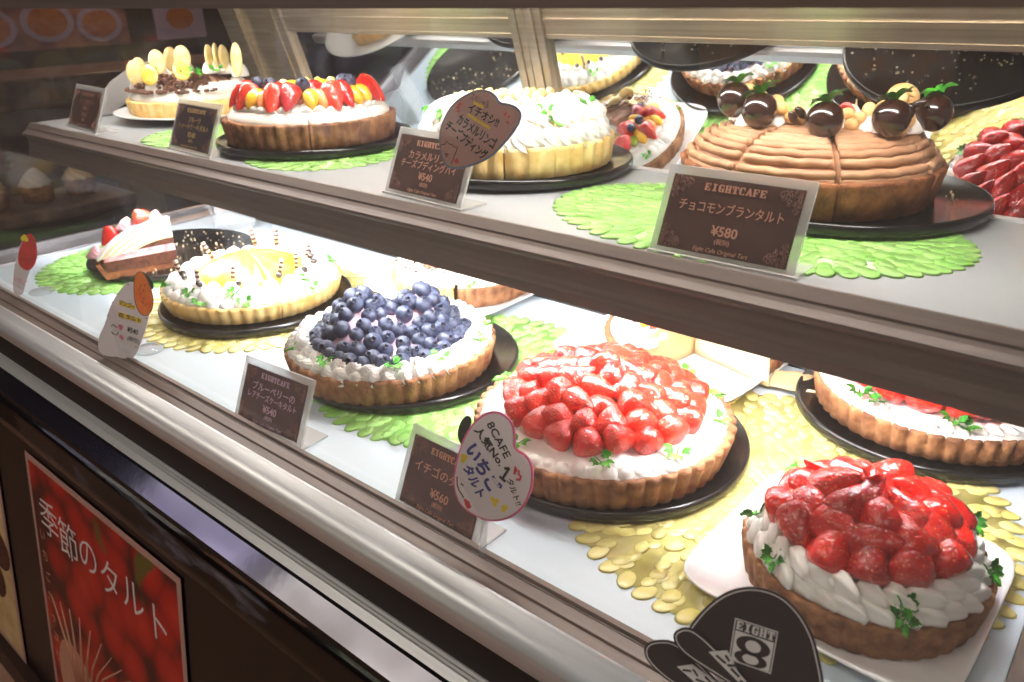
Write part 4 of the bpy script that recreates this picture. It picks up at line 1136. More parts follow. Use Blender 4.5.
# slab-serif capitals as bars on a 6 x 8 grid: (x0, y0, x1, y1)
SLAB = dict(E=[(.3, 0, 2.4, 8), (0, 0, 5.6, 1), (0, 7, 5.6, 8), (4.6, 0, 5.6, 2.6), (4.6, 5.4, 5.6, 8), (2, 3.5, 4, 4.5), (3.2, 2.7, 4, 5.3)],
            I=[(1.9, 0, 4.1, 8), (.8, 0, 5.2, 1), (.8, 7, 5.2, 8)],
            G=[(.2, 1.2, 2.3, 6.8), (1, 0, 5.2, 1.1), (1, 6.9, 5.4, 8), (4.5, 5, 5.5, 8), (3.7, 0, 5.5, 3.6), (3.1, 3, 6, 4)],
            H=[(.4, 0, 2.3, 8), (3.7, 0, 5.6, 8), (0, 0, 2.8, .9), (0, 7.1, 2.8, 8), (3.2, 0, 6, .9), (3.2, 7.1, 6, 8), (2, 3.4, 4, 4.5)],
            T=[(1.9, 0, 4.1, 8), (.9, 0, 5.1, 1), (0, 7, 6, 8), (0, 5, 1, 8), (5, 5, 6, 8)],
            C=[(.2, 1.2, 2.3, 6.8), (1, 0, 5.2, 1.1), (1, 6.9, 5.4, 8), (4.5, 5, 5.5, 8), (4.5, .4, 5.5, 2)],
            F=[(.3, 0, 2.4, 8), (0, 0, 3.4, 1), (0, 7, 5.6, 8), (4.6, 5.2, 5.6, 8), (2, 3.5, 4, 4.5), (3.2, 2.7, 4, 5.3)])
def slab_text(parent, body, x, y, wd, hg, m, z, name='lettering'):
    mb = MB(); n = len(body); k = wd / (n * 6.7 - .7); q = hg / 8
    for i, ch in enumerate(body):
        ox = x - wd / 2 + i * 6.7 * k
        if ch == 'A':
            for P in ([(0, 0), (1.6, 0), (3.6, 8), (2.6, 8)], [(3.6, 0), (6, 0), (3.9, 8), (2.5, 8)], [(1.2, 2.2), (4.6, 2.2), (4.4, 3.2), (1.5, 3.2)], [(-.3, 0), (2.2, 0), (2.2, .9), (-.3, .9)], [(3.2, 0), (6.3, 0), (6.3, .9), (3.2, .9)]):
                mb.prism([(ox + a * k, y + (b - 4) * q) for a, b in P], 0, .0003)
        else:
            for a, b, c, d in SLAB[ch]: mb.box((ox + a * k, y + (b - 4) * q, 0), (ox + c * k, y + (d - 4) * q, .0003))
    return part(name, mb.build('slab', m, False), parent, T(0, 0, z))
def price_card(x, y, z, yaw, label, title, lines, price, w_=.128, h_=.077, tilt=24, face_m='card', ink='ink_pink', bars=False, tag2='(税別)'):
    t = thing('price_card', label, 'price card', mx=card_mx(x, y, z, yaw, tilt), group='price cards')
    c, s = math.cos(math.radians(tilt)), math.sin(math.radians(tilt))
    mb = MB(); mb.box((-w_ / 2, 0, -.0035), (w_ / 2, h_, 0), bev=.0008)
    # the foot lies flat on the shelf behind and beside the leaning face
    rot = Matrix.Rotation(math.radians(tilt), 4, 'X')
    mb.box((-w_ / 2, -.002, .0), (w_ / 2 + .004, .036, .0022), mx=Matrix.Rotation(math.radians(tilt) - PI / 2, 4, 'X') @ Matrix.Translation((0, 0, 0)))
    part('acrylic_holder', mb.build('ah', 'acrylic', False), t, label='clear acrylic holder')
    pw, ph = w_ - .014, h_ - .014
    f = part('printed_panel', MB().box((-pw / 2, .006, .0002), (pw / 2, .006 + ph, .0009)).build('pp', face_m, False), t, label='dark printed panel')
    o = part('corner_ornament', corner_orn(pw, ph), f, T(0, .006 + ph / 2, .0010)) if not bars else None
    slab_text(f, 'EIGHTCAFE', 0, .006 + ph * .88, pw * .47, .0062, ink, .0009)
    L = len(lines)
    for i, (bd, sz) in enumerate(lines):
        o = text(f, bd, 0, .006 + ph * (.66 - .16 * i if L > 1 else .60), sz, ink, .0010, bold=.00008)
        wd = max(v.co.x for v in o.data.vertices) - min(v.co.x for v in o.data.vertices)
        if wd > pw * .80: o.scale = (pw * .80 / wd, 1, 1)
    text(f, price, 0, .006 + ph * .315, .0112, ink, .0010, bold=.0002)
    text(f, tag2, 0, .006 + ph * .18, .0052, ink, .0010)
    text(f, 'Eight Cafe Original Tart', 0, .006 + ph * .055, .0050, ink, .0010, shear=.25)
    return t
price_card(-.273, .5815, ZU + .0008, 1, 'brown price card for ¥580 in front of the chestnut cream tart', '', [('チョコモンブランタルト', .0105)], '¥580')
price_card(-.628, .585, ZU + .0008, -4, 'brown price card for ¥540 on the upper shelf, half behind the pink heart sign', '', [('カラメルリンゴ', .0105), ('チーズプディングパイ', .0100)], '¥540')
price_card(-1.113, .585, ZU + .0008, -3, 'violet price card with gold lettering, left of the upper fruit tart', '', [('フルーツ', .0095), ('ショートケーキタルト', .0100)], '¥540', face_m='card_gold', ink='ink_gold')
price_card(-1.478, .591, ZU + .0008, -5, 'price card at the left end of the upper shelf, before the banana chocolate tart', '', [('チョコバナナ', .0105), ('タルト', .0100)], '¥540', w_=.140, face_m='card', ink='ink_orn')
price_card(-.704, .3985, .0008, 4, 'purple brown price card for ¥540 in front of the blueberry tart', '', [('ブルーベリーの', .0105), ('レアチーズケーキタルト', .0090)], '¥540', w_=.116, face_m='card_purple', ink='ink_lilac')
price_card(-.442, .3995, .0008, -1, 'purple brown price card for ¥560, half behind the pink edged heart sign', '', [('イチゴのタルト', .0112)], '¥560', w_=.108, h_=.080, face_m='card_purple', ink='ink_pink')

def smooth_outline(P, n=3):
    for _ in range(n):
        Q = []
        for i in range(len(P)):
            a, b = P[i], P[(i + 1) % len(P)]
            Q += [(a[0] * .75 + b[0] * .25, a[1] * .75 + b[1] * .25), (a[0] * .25 + b[0] * .75, a[1] * .25 + b[1] * .75)]
        P = Q
    return P
def inset(P, d):
    n = len(P); ar = sum(P[i][0] * P[(i + 1) % n][1] - P[(i + 1) % n][0] * P[i][1] for i in range(n)); sg = 1 if ar > 0 else -1; Q = []
    for i in range(n):
        a, b = Vector(P[i - 1]), Vector(P[(i + 1) % n]); e = (b - a)
        if e.length < 1e-9: Q.append(P[i]); continue
        e.normalize(); Q.append((P[i][0] - sg * e.y * d, P[i][1] + sg * e.x * d))
    return Q
MMm = lambda L: [(a / 1000, b / 1000) for a, b in L]
def mid_text(root, body, p, q, m, z=.0012, hs=None, bold=0.0, dy=0.0):
    """letters filling the line from p to q (millimetres on the card)"""
    p, q = Vector(p) / 1000, Vector(q) / 1000; d = q - p; a = math.atan2(d.y, d.x)
    o = text(root, body, (p.x + q.x) / 2, (p.y + q.y) / 2, .01, m, z, a, bold)
    wd = max(v.co.x for v in o.data.vertices) - min(v.co.x for v in o.data.vertices)
    k = d.length / wd; hk = k if hs is None else hs / .01
    o.scale = (k, hk, 1); return o
def dot_marks(L, r, m, z=.0011):
    mb = MB()
    for x, y in L: mb.prism([(x / 1000 + r * math.cos(t), y / 1000 + r * math.sin(t)) for t in [i * PI / 5 for i in range(10)]], z, z + .0002)
    return mb.build('marks', m, False)
def strokes(L, r, m, z=.0012):
    mb = MB()
    for P in L: mb.tube([(x / 1000, y / 1000, z) for x, y in P], r, 5)
    return mb.build('strokes', m)
def stand(root, x, y, label=None):
    mb = MB()
    S = [(0, 0), (.019, 0), (.0205, .0015), (.019, .0035), (0, .0035)]
    V, F = revolve(lambda t: S, n=32); mb.add(V, F)
    return part('round_base', mb.build('rb', 'clear'), root, T(x, y, 0), label='clear round base')

# pink heart, upper shelf
h1 = thing('heart_sign', 'pink heart sign with blue grey edge, handwritten, over the upper ¥540 price card', 'sign', mx=card_mx(-.521, .570, .325, 8, 10))
O1 = MMm([(-38, -40), (-46, -25), (-48.5, -12), (-47.2, -2), (-41, 13), (-31, 24), (-17, 32), (-3, 36.8), (9, 35.6), (16.5, 31.5), (20.3, 25.5), (31, 25.4), (40.6, 22.6), (46.4, 16), (42.1, 4.8), (33.4, -6.4), (22.9, -17.9), (11.9, -27), (-4.6, -34.7), (-21.8, -40)])
O1 = smooth_outline(O1, 2)
part('card', MB().prism(O1, -.0008, .0004).build('c', 'edge_blue', False), h1, label='blue grey edge')
part('face', MB().prism(inset(O1, .0022), .0002, .0009).build('f', 'paper_pink', False), h1, label='pale pink face')
part('highlighter', strokes([[(-8, 24), (3, 20.5)], [(-14, 12.5), (12, 1.5)]], .0017, 'ink_yellow', .0006), h1)
mid_text(h1, 'スペシャル', (-12, 29), (9, 21.5), 'ink_brown', hs=.009)
mid_text(h1, 'イチオシ!!', (-14, 19), (21, 6), 'ink_black', hs=.0105, bold=.0002)
mid_text(h1, 'カラメルリンゴ', (-26, 8), (19, -14), 'ink_black', hs=.0115, bold=.00035)
mid_text(h1, 'チーズプディング', (-39, 1.5), (9, -25.5), 'ink_black', hs=.0112, bold=.00035)
part('cat_doodle', strokes([[(-46, -20), (-43, -17.5), (-39, -17), (-38, -13.5), (-35, -16.5), (-31, -17), (-28, -19), (-24.5, -18.5), (-25.5, -23), (-28, -27), (-29, -32), (-31, -35)]], .0005, 'ink_brown'), h1)
part('red_marks', strokes([[(-26, 21), (-22.5, 22.5)], [(-28, 18.5), (-24.5, 19)], [(-27, 14.5), (-24.5, 16)], [(28, 14), (29.5, 18)], [(31, 12), (33.5, 14.5)], [(30, 8.5), (33, 8)], [(-41, -22.5), (-40.8, -22.4)], [(-33.5, -30), (-33.3, -29.9)], [(-26.5, -33), (-24.3, -29.5), (-22.5, -33.5), (-26, -33)]], .0011, 'ink_red'), h1)
part('snout_marks', dot_marks([(-38.5, -26.5), (-36, -26.3), (-37.2, -28.6)], .0011, 'ink_brown', .0008), h1)
part('clip', MB().box((-.014, -.012, -.006), (-.006, .004, -.0008)).build('clip', 'clear', False), h1)

# pink-edged heart, lower deck
h2 = thing('heart_sign', 'white heart sign with pink edge, handwritten, before the biggest strawberry tart', 'sign', mx=card_mx(-.364, .400, .094, 8, 10))
O2 = MMm([(-37, -34), (-39.5, -22), (-38, -10), (-35.6, 5), (-30, 21.5), (-22, 35), (-12, 45), (-1.7, 49.4), (8.7, 48), (15.3, 42), (17.6, 31.5), (18, 22.6), (28, 20.6), (34.5, 14.5), (37, 2.4), (35.9, -10.5), (30.4, -25.4), (21, -37), (7.4, -45.8), (-5.1, -49), (-20, -48), (-31.5, -43)])
O2 = smooth_outline(O2, 2)
part('card', MB().prism(O2, -.0008, .0004).build('c', 'edge_pink', False), h2, label='pink edge')
part('face', MB().prism(inset(O2, .0019), .0002, .0009).build('f', 'paper', False), h2, label='white face')
mid_text(h2, '8CAFE', (-7, 38), (12.5, 13.5), 'ink_black', hs=.0105, bold=.0001)
mid_text(h2, '人気No.', (-19, 30), (7.5, 5.5), 'ink_black', hs=.0095, bold=.0002)
one = [[(a * math.cos(.45) + b * math.sin(.45) + 11.8, -a * math.sin(.45) + b * math.cos(.45) - 1) for a, b in P_] for P_ in ([(-3, 3.4), (0, 6.5)], [(0, 6.5), (0, -6)], [(-3.2, -6), (3.2, -6)])]
part('lettering', strokes(one, .00125, 'ink_black', .0010), h2)
mid_text(h2, 'いちご', (-25, 13), (3, -19), 'ink_blue', hs=.0165, bold=.0004)
mid_text(h2, 'タルト', (-26.5, -6), (-9.5, -29), 'ink_blue', hs=.0115, bold=.0003)
mid_text(h2, 'タルト!!', (15, -4.5), (26, -24), 'ink_black', hs=.0075, bold=.0001)
part('yellow_stars', dot_marks([(-29, -.2), (-27.5, 2.2), (-31, 1.8), (-30.5, -2.2), (3, -28.5), (5.5, -27), (1, -27), (3.6, -31), (12.4, -30.4), (14.5, -30), (12, -33)], .0022, 'ink_yellow', .0008), h2)
part('red_crown', strokes([[(20, 1.5), (20.5, 8), (22.3, 4.5), (23.5, 6), (24, 2), (26, 1.5), (25, -2), (22, -2.5)]], .0011, 'ink_red'), h2)
part('smile_doodle', strokes([[(-35, -18), (-34.5, -25), (-32, -30), (-28.5, -33)], [(-30.5, -22.5), (-30.3, -24)], [(-28.8, -23), (-28.6, -24.6)], [(-29, -33), (-27, -35)]], .0005, 'ink_brown'), h2)
part('strawberry_doodle', dot_marks([(-22.3, -38), (-24, -40), (-21, -40.5), (-22.5, -41.8), (-25, -37.2)], .0019, 'ink_red', .0008), h2)
lf = smooth_outline(MMm([(-34, 9), (-39, 17), (-37, 29), (-31.5, 37), (-26.5, 37), (-26, 30), (-30, 14)]), 2)
part('leaf_card', MB().prism(lf, -.0026, -.0012).build('l', 'dark_green', False), h2, label='dark green paper leaf')
mb = MB().box((-.010, -.094, -.0034), (-.004, .02, -.0014)); mb.box((-.016, -.0935, -.020), (.012, -.0915, .004), mx=Matrix.Rotation(0, 4, 'X'))
part('clear_stem', mb.build('st', 'clear', False), h2)

# cap-shaped signs
def cap_sign(x, y, z, yaw, tilt, label, dome, visor, logo=True):
    t = thing('cap_sign', label, 'sign', mx=card_mx(x, y, z, yaw, tilt) @ Matrix.Diagonal((.93, .93, .93, 1)), group='black cap-shaped paper signs')
    d = smooth_outline(MMm(dome), 2) if dome else None; v = smooth_outline(MMm(visor), 2)
    def panel(nm, O, zz):
        p = part(nm, MB().prism(O, zz - .0007, zz).build(nm, 'cap_black', False), t)
        a, b = inset(O, .0016), inset(O, .0024); n = len(a)
        V = [(q[0], q[1], zz + .0002) for q in a] + [(q[0], q[1], zz + .0002) for q in b]
        mb = MB().add(V, [(i, (i + 1) % n, n + (i + 1) % n, n + i) for i in range(n)])
        part('edge_line', mb.build('el', 'ink_white', False), p, label='thin white edge line')
        return p
    return t, (panel('crown', d, .0) if dome else None), panel('visor', v, .0016)
DOME = [(56, -34), (54.5, -15), (49.5, -.5), (44, 14), (35, 27), (24.2, 35.6), (14.4, 38.5), (2.5, 37.8), (-9, 32.6), (-19, 23.8), (-27.8, 11.2), (-34, -1.3), (-38, -12), (-20, -26), (8, -48), (40, -62), (54, -52)]
VIS = [(-35.7, -6.2), (-42.4, -9.6), (-46.4, -15.4), (-44.8, -21.6), (-38.5, -27.5), (-28.5, -31.5), (-15, -35), (1, -40), (14, -47), (22, -46), (10, -34), (-10, -19), (-26, -9)]
tc_, cr_, vi_ = cap_sign(-.1367, .3767, .0743, 12, 12, 'black cap-shaped paper sign with a white EIGHT emblem at the front', DOME, VIS)
# emblem: a white-lined square with EIGHT over a black figure 8 on white
x0, x1, y0, y1 = -6.8, 21.4, -21.0, 11.0
def ringrect(x0, y0, x1, y1, w_, z):
    mb = MB()
    for a, b in (((x0, y0), (x1, y0 + w_)), ((x0, y1 - w_), (x1, y1)), ((x0, y0), (x0 + w_, y1)), ((x1 - w_, y0), (x1, y1))):
        mb.box((a[0] / 1000, a[1] / 1000, z), (b[0] / 1000, b[1] / 1000, z + .0003))
    return mb
em = part('emblem', ringrect(x0, y0, x1, y1, .7, .0001).build('em', 'ink_white', False), cr_, label='white square emblem with a figure 8')
slab_text(em, 'EIGHT', .0073, .0066, .0250, .0062, 'ink_white', .0003)
part('white_field', MB().prism(MMm([(-5.4, 2.2), (20, 2.2), (20, -20), (-5.4, -20)]), .0002, .0004).build('wf', 'ink_white', False), em)
def s_curve(k):  # a fat black 8 drawn as two rings of flat ribbon
    mb = MB()
    for cx, cy, ra, rb, wi in ((7.5, -5.4, 11.2, 7.0, .46), (7.2, -15.4, 10.8, 5.4, .50)):
        N = 40; V = []
        for i in range(N):
            a = 2 * PI * i / N
            V.append((min(max((cx + ra * math.cos(a)), -5.4), 20.0) / 1000, min(max(cy + rb * math.sin(a), -20), 2.2) / 1000, .0006))
        V += [((cx + ra * wi * math.cos(2 * PI * i / N)) / 1000, (cy + rb * (wi + .16) * math.sin(2 * PI * i / N)) / 1000, .0006) for i in range(N)]
        mb.add(V, [(i, (i + 1) % N, N + (i + 1) % N, N + i) for i in range(N)])
    return mb
part('figure_eight', s_curve(0).build('f8', 'cap_black', False), em)
em2 = part('visor_emblem', MB().prism(MMm([(-20.4, -19.6), (-8.4, -13.6), (-5, -18), (1, -27), (11.5, -35), (6, -36.5), (-6, -29)]), .0018, .0020).build('e2', 'ink_white', False), vi_, label='mirrored white emblem on the visor')
part('dark_marks', strokes([[(-15, -20), (-8, -23.5)], [(-9, -17.5), (-6, -21)], [(-4, -26), (2, -30)], [(-6.5, -24.5), (-1, -22.5)], [(3, -32.5), (8, -34)]], .0011, 'cap_black', .0018), em2)
V2 = [(2, 13), (-12.9, 8.4), (-20.2, 1), (-19.5, -8), (-12, -15), (.4, -21), (14, -24), (30, -24), (44, -22), (40, -10), (22, 2)]
tc2, _, vi2 = cap_sign(-.181, .370, .0350, 12, 12, 'black visor of a second cap-shaped paper sign, left below the EIGHT emblem', None, V2)
e3 = part('visor_emblem', MB().prism(MMm([(5.5, -6.6), (16, -.4), (36, -8), (34, -14), (20, -14)]), .0018, .0020).build('e3', 'ink_white', False), vi2, label='white emblem')
part('dark_marks', strokes([[(10, -7.5), (16, -6)], [(17, -4), (21, -8)], [(20, -11), (28, -11)], [(26, -6.5), (31, -9.5)]], .001, 'cap_black', .0018), e3)

# mango sign with papaya cut-out
h3 = thing('standing_sign', 'white standing sign with yellow lettering and an orange papaya cut-out, before the mango tart', 'sign', mx=card_mx(-.996, .404, .0745, 30, 10) @ Matrix.Diagonal((.94, .94, .94, 1)))
O3 = smooth_outline(MMm([(-56, -64), (-54, -40), (-40, -20), (-31.5, 1.3), (-19, 20.5), (-4.5, 37), (7.3, 43.5), (18, 36), (32, 6.4), (24, -19), (13.3, -40.2), (0, -68), (-25, -68)]), 2)
part('card', MB().prism(O3, -.0007, .0004).build('c', 'paper', False), h3)
part('highlighter', MB().prism(MMm([(-14, 15), (10, 9), (9, 3), (-15, 9)]), .0004, .0007).prism(MMm([(-17, -1), (17, -9), (16, -16), (-18, -8)]), .0004, .0007).build('hl', 'ink_yellow', False), h3)
mid_text(h3, 'マンゴー', (-13, 13), (9, 6.5), 'ink_brown', hs=.0085, z=.0014, bold=.0002); mid_text(h3, 'の タルト', (-16, -5), (17, -12.4), 'ink_brown', hs=.0085, z=.0014, bold=.0002)
mid_text(h3, '¥540', (-6, -25), (10, -29.5), 'ink_black', hs=.0105, bold=.0001); mid_text(h3, '(税別)', (-7, -37.5), (11, -43), 'ink_black', hs=.0075)
part('pink_heart', dot_marks([(-17, -21), (-14.5, -22), (-16, -24.3), (-17, -36), (-15.6, -38)], .0026, 'ink_pinkm', .0008), h3)
part('doodle', strokes([[(-30, -22), (-26.5, -19), (-24, -22), (-21, -23)], [(-31, -30), (-28, -33), (-23, -34), (-20.5, -30)], [(-27.5, -27), (-27.3, -27.3)], [(-24, -28), (-23.8, -28.3)]], .0006, 'ink_black'), h3)
part('corner_dots', dot_marks([(-24, 12), (-14, 25), (3, 38), (-34, -7), (25, -8), (4, -50)], .0011, 'ink_brown', .0006), h3)
FR3 = smooth_outline(MMm([(13.5, 48), (22.6, 59), (31, 53.3), (39, 29.2), (38.6, 9), (27.3, -5.6), (15, -1.1), (10, 19)]), 2)
pp_ = part('papaya_cutout', MB().prism(FR3, .0008, .0016, side=0).build('pc', 'papaya', False), h3, label='orange papaya cut-out')
part('edge_line', MB().tube([(x, y, .0014) for x, y in FR3 + FR3[:1]], .0007, 5).build('pe', 'ink_brown'), pp_)
part('seed_marks', strokes([[(22, 40), (23, 36)], [(26, 33), (26.5, 29)], [(21, 28), (22, 25)], [(25, 22), (25.5, 18)], [(22, 17), (22.6, 13)], [(28, 40), (28.3, 37)], [(20, 35), (20.2, 32)], [(27, 13), (27, 10)]], .0007, 'ink_brown', .0018), pp_)
part('leaf_cutout', MB().prism(smooth_outline(MMm([(26, 60), (41, 45), (41, 33), (35, 33), (30, 47)]), 2), .0002, .0009).build('lc', 'dark_green', False), h3, label='dark green cut-out edge')
hb = thing('sign_base', 'clear round base of the white standing sign with the papaya', 'sign base', (-1.028, .431, .0005)); stand(hb, 0, 0)
# far left sign
h4 = thing('standing_sign', 'small white standing sign with a printed strawberry, at the left end of the lower deck', 'sign', mx=card_mx(-1.340, .404, .0745, 30, 10) @ Matrix.Diagonal((.94, .94, .94, 1)))
O4 = smooth_outline(MMm([(-30, -58), (-22, -19), (-9, 14.3), (4, 36), (16, 40), (18, 20), (12, -10), (-4, -40), (-10, -58)]), 2)
part('card', MB().prism(O4, -.0007, .0004).build('c', 'paper', False), h4)
part('strawberry_print', MB().prism(smooth_outline(MMm([(-8, 12), (4, 34), (20, 50), (30, 37), (29, 7), (10, -18), (-10, -8)]), 2), .0006, .0012).build('sp', 'red', False), h4, label='printed strawberry cut-out')
part('yellow_mark', dot_marks([(6, 38), (10, 41), (12, 37)], .004, 'ink_yellow', .0012), h4)
mid_text(h4, 'いちご', (-22, -28), (0, -38), 'ink_pinkm', hs=.010)
hb = thing('sign_base', 'clear round base of the strawberry sign at the left end', 'sign base', (-1.398, .436, .0005)); stand(hb, 0, 0)

# clear plastic bracket
t = thing('acrylic_bracket', 'clear plastic bracket standing at the back left of the lower deck', 'bracket', (-1.478, .850, .0004), face(-1.478, .85))
mb = MB()
for s in (-1, 1):
    mb.box((s * .036 - .002, -.02, 0), (s * .036 + .002, .02, .115), mx=Matrix.Rotation(s * .14, 4, 'Y'))
mb.box((-.034, -.02, 0), (.034, .02, .003)); mb.box((-.036, -.021, .002), (.036, -.018, .10))
part('body', mb.build('ab', 'clear', False), t)
# clear stand for the banana tart's card row
# ================================================================== posters on the front panel
PMX = lambda x, z: Matrix.Translation((x, .3685 - (-.25 - z) * math.tan(PT) - .0012, z)) @ Matrix.Rotation(-PT, 4, 'X') @ Matrix.Rotation(PI / 2, 4, 'X')
def poster(x0, x1, ztop, h_, label, face_m):
    t = thing('poster', label, 'poster', mx=PMX((x0 + x1) / 2, ztop))
    w_ = x1 - x0
    part('sheet', MB().box((-w_ / 2, -h_, 0), (w_ / 2, 0, .0008)).build('sh', 'paper_pink', False), t)
    b = part('print', MB().box((-w_ / 2 + .012, -h_ + .012, .0006), (w_ / 2 - .012, -.012, .0012)).build('pr', face_m, False), t)
    return t, b, w_
def on_panel(z): return .372 - (-.25 - z) * math.tan(PT)
# the poster stands where its edges fall on the leaning panel
pt, pb, pw = poster(-1.475, -.930, -.300, .56, 'red strawberry poster with white Japanese lettering on the dark front panel', 'berries')
for i, ch in enumerate('季節のタルト'):
    text(pb, ch, -.195 + .078 * i, -.115 - .008 * (i % 2), .082 if i < 2 else .078, 'ink_white', .0014, bold=-.0006)
for i, ch in enumerate('いちごたっぷり'):
    text(pb, ch, -.236, -.16 - .045 * i, .026, 'ink_pink', .0014)
mb = MB()
mb.ball(1, 24, 8, 0, T(-.13, -.50, .0010, 0, 0, .4, (.10, .16, .0006)))
for k in range(9):
    a = -.5 + k * .17; mb.tube([(-.12 + .05 * math.sin(a), -.46, .0015), (-.12 + .14 * math.sin(a), -.36, .0015), (-.11 + .25 * math.sin(a), -.27 - .03 * abs(a), .0015)], .0042, 6, taper=lambda q: 1 - .75 * q)
part('cream_print', mb.build('cp', 'ink_pink'), pb)
pt2, pb2, pw2 = poster(-2.25, -1.640, -.310, .56, 'pale poster with a dark cake, at the far left of the front panel', 'kraft')
mb = MB()
for k in range(4): mb.ball(1, 16, 8, 0, T(.24 - .05 * (k % 2), -.12 - .09 * k, .0014, 0, 0, 0, (.06, .05, .0006)))
part('cake_print', mb.build('ck', 'sponge'), pb2)

# ================================================================== food court beyond the left end
bc = thing('food_counter', 'dark food court counter with a worn beige top, far beyond the left end', 'counter', (-3.75, 2.0, -.95))
part('body', MB().box((-.35, -2.6, 0), (.10, 2.2, .98), bev=.01).build('b', 'counter', False), bc)
part('worktop', MB().box((-.40, -2.65, .98), (.14, 2.25, 1.10), bev=.01).build('t', 'counter_top', False), bc)
def menu(x, y, z, w_, h_, label, m, plates):
    t = thing('menu_board', label, 'menu board', (x, y, z))
    part('board', MB().box((-.015, -w_ / 2, -h_ / 2), (.0, w_ / 2, h_ / 2)).build('b', m, False), t)
    for py, pz, r in plates:
        p = part('plate_print', MB().prism([(py + r * math.cos(a), pz + r * .75 * math.sin(a)) for a in [2 * PI * i / 24 for i in range(24)]], 0, .003).build('p', 'menu2', False), t, Matrix(((0, 0, 1, 0), (1, 0, 0, 0), (0, 1, 0, 0), (0, 0, 0, 1))))
        part('food_print', MB().prism([(py + r * .75 * math.cos(a), pz + r * .55 * math.sin(a)) for a in [2 * PI * i / 24 for i in range(24)]], .003, .005).build('f', 'soup', False), p)
    return t
menu(-4.6, 1.78, .43, .86, .46, 'wide pink brown menu board with plates of food, beyond the left end', 'menu', [(-.28, .10, .12), (-.05, .12, .13), (-.25, -.12, .12), (.02, -.10, .13), (.26, .08, .11), (.28, -.12, .12)])
menu(-4.6, 2.52, .41, .30, .40, 'pale upright menu board with two dishes, right of the wide menu board', 'menu2', [(0, .08, .10), (0, -.09, .11)])
po = thing('post', 'beige square post beyond the left end of the case', 'post', (-2.55, 1.16, -.95))
part('shaft', MB().box((-.05, -.05, 0), (.05, .05, .92), bev=.006).build('s', 'post', False), po); part('foot', MB().box((-.07, -.07, 0), (.07, .07, .06), bev=.006).build('f', 'silver_dull', False), po)

# ================================================================== shops across the aisle, added fill lamp over the menu boards, side plate
def shop_mat(col, em):
    m = mat('shop light', col, .5, emit=em); nt = m.node_tree; b = nt.nodes['Principled BSDF']
    tc = nt.nodes.new('ShaderNodeTexCoord'); n = nt.nodes.new('ShaderNodeTexNoise'); n.inputs['Scale'].default_value = 5.5; n.inputs['Detail'].default_value = 5
    nt.links.new(tc.outputs['Object'], n.inputs['Vector'])
    r = nt.nodes.new('ShaderNodeValToRGB'); e = r.color_ramp.elements
    e[0].position = .36; e[0].color = (.03, .025, .03, 1); e[1].position = .66; e[1].color = (*s2l(col), 1)
    x = e.new(.5); x.color = (*[q * .35 for q in s2l(col)], 1); x = e.new(.58); x.color = (.75, .72, .70, 1)
    nt.links.new(n.outputs['Fac'], r.inputs[0]); nt.links.new(r.outputs[0], b.inputs['Emission Color'])
    return m
struct('wall_front', MB().box((-6, -2.7, -.95), (2, -2.5, 2.2)).build('wall', 'wall', False))
for i, (x, w_, z0, z1, col, em, lab) in enumerate(((-4.2, 1.2, -.1, 1.0, (.80, .74, .95), 1.0, 'lilac lit shop window across the aisle, furthest left'), (-2.7, 1.3, 0.0, 1.1, (1.0, .95, .88), 1.2, 'white lit shop window across the aisle, left of the orange one'),
                                                  (-1.2, 1.0, 0.1, .8, (1.0, .62, .30), .9, 'orange lit shop window across the aisle'), (.2, 1.2, -.1, 1.0, (.92, .95, .80), .8, 'pale green lit shop window across the aisle'))):
    t = thing('shop_window', lab, 'shop window', (x, -2.5, 0))
    part('lit_pane', MB().box((-w_ / 2, .0, z0), (w_ / 2, .02, z1)).build('lp', shop_mat(col, em), False), t)
    mb = MB()
    for a, b in (((-w_ / 2 - .04, 0, z0 - .04), (w_ / 2 + .04, .03, z0)), ((-w_ / 2 - .04, 0, z1), (w_ / 2 + .04, .03, z1 + .04)), ((-.02, 0, z0), (.02, .03, z1))): mb.box(a, b)
    part('frame', mb.build('fr', 'silver_dull', False), t)
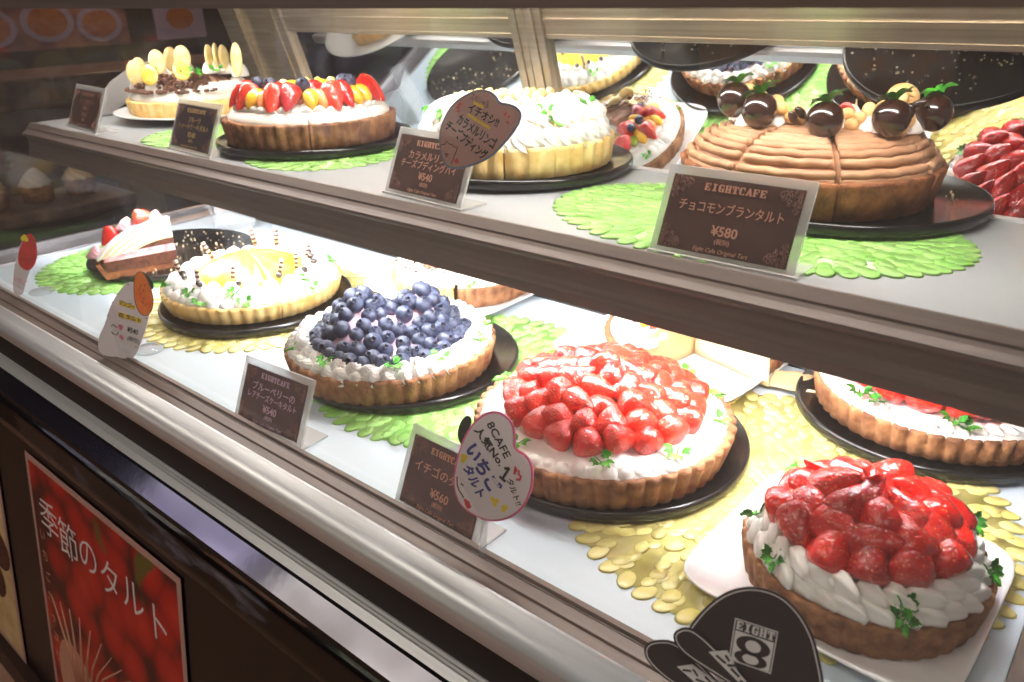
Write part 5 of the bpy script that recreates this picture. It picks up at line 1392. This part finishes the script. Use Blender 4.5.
t = thing('menu_fill_lamp', 'added fill lamp in pendant form, out of view over the menu boards of the food court', 'lamp', (-4.1, 2.1, 1.25))  # unseen lamp, added to brighten the dim menu boards
V, F = revolve(lambda q: [(.02, .16), (.16, .0), (.15, .0), (.015, .15)], n=24); part('shade', mesh('sh', V, F, 'plate_black'), t)
part('bulb', MB().ball(.06, 12, 8, 0, T(0, 0, .03)).build('bulb', mat('bulb glow', (1.0, .86, .72), .5, emit=160.0)), t)
part('cord', MB().tube([(0, 0, .15), (0, 0, .95)], .006, 6).build('cord', 'black'), t)
t = thing('side_plate', 'curved silver side plate at the left end of the upper shelf, beside the banana tart', 'metal plate', (-1.635, 0, ZU))
P = [(.690, .002), (.692, .016), (.703, .036), (.728, .060), (.766, .080), (.815, .092), (.835, .090), (.835, .062), (.802, .037), (.757, .021), (.715, .002)]
P = [(a, b) for a, b in P]
V, F = prof(P, 0, .004); part('plate', MB().add(V, F).build('sp', 'satin', False), t)
V, F = prof([(.690, 0), (.690, .003), (.72, .003), (.72, 0)], 0, .02); part('foot', MB().add(V, F).build('ft', 'silver_dull', False), t)

# pastry stand seen dimly through the left end glass
t = thing('pastry_stand', 'dim beige stand beyond the left end glass, with small cakes on it', 'stand', (-2.5, .80, -.95))
mb = MB().box((-.14, -.30, .83), (.14, .26, .86), bev=.006); part('top', mb.build('tp', 'counter_top', False), t)
part('body', MB().box((-.10, -.24, 0), (.10, .20, .83), bev=.01).build('bd', 'counter', False), t)
for i, (y, m_, nm) in enumerate(((-.20, 'straw_cream', 'small pink cake on the stand, nearest the aisle'), (-.08, 'marron', 'small beige cake on the stand, beside the pink one'), (.04, 'cream', 'small white cake on the stand, beside the beige one'), (.16, 'caramel', 'small yellow cake on the stand, furthest from the aisle'))):
    q = thing('small_cake', nm, 'cake', (-2.5, .80 + y, -.0897), 0, 'small cakes on the stand')
    V, F = revolve(lambda a: [(0, 0), (.040, 0), (.044, .045), (0, .045)], n=24); part('base', mesh('b', V, F, 'crust'), q)
    part('topping', D['star'][i % 3].copy(), q, T(0, 0, .044, 0, 0, 0, .042)); q.children[-1].data.materials[0] = M[m_]
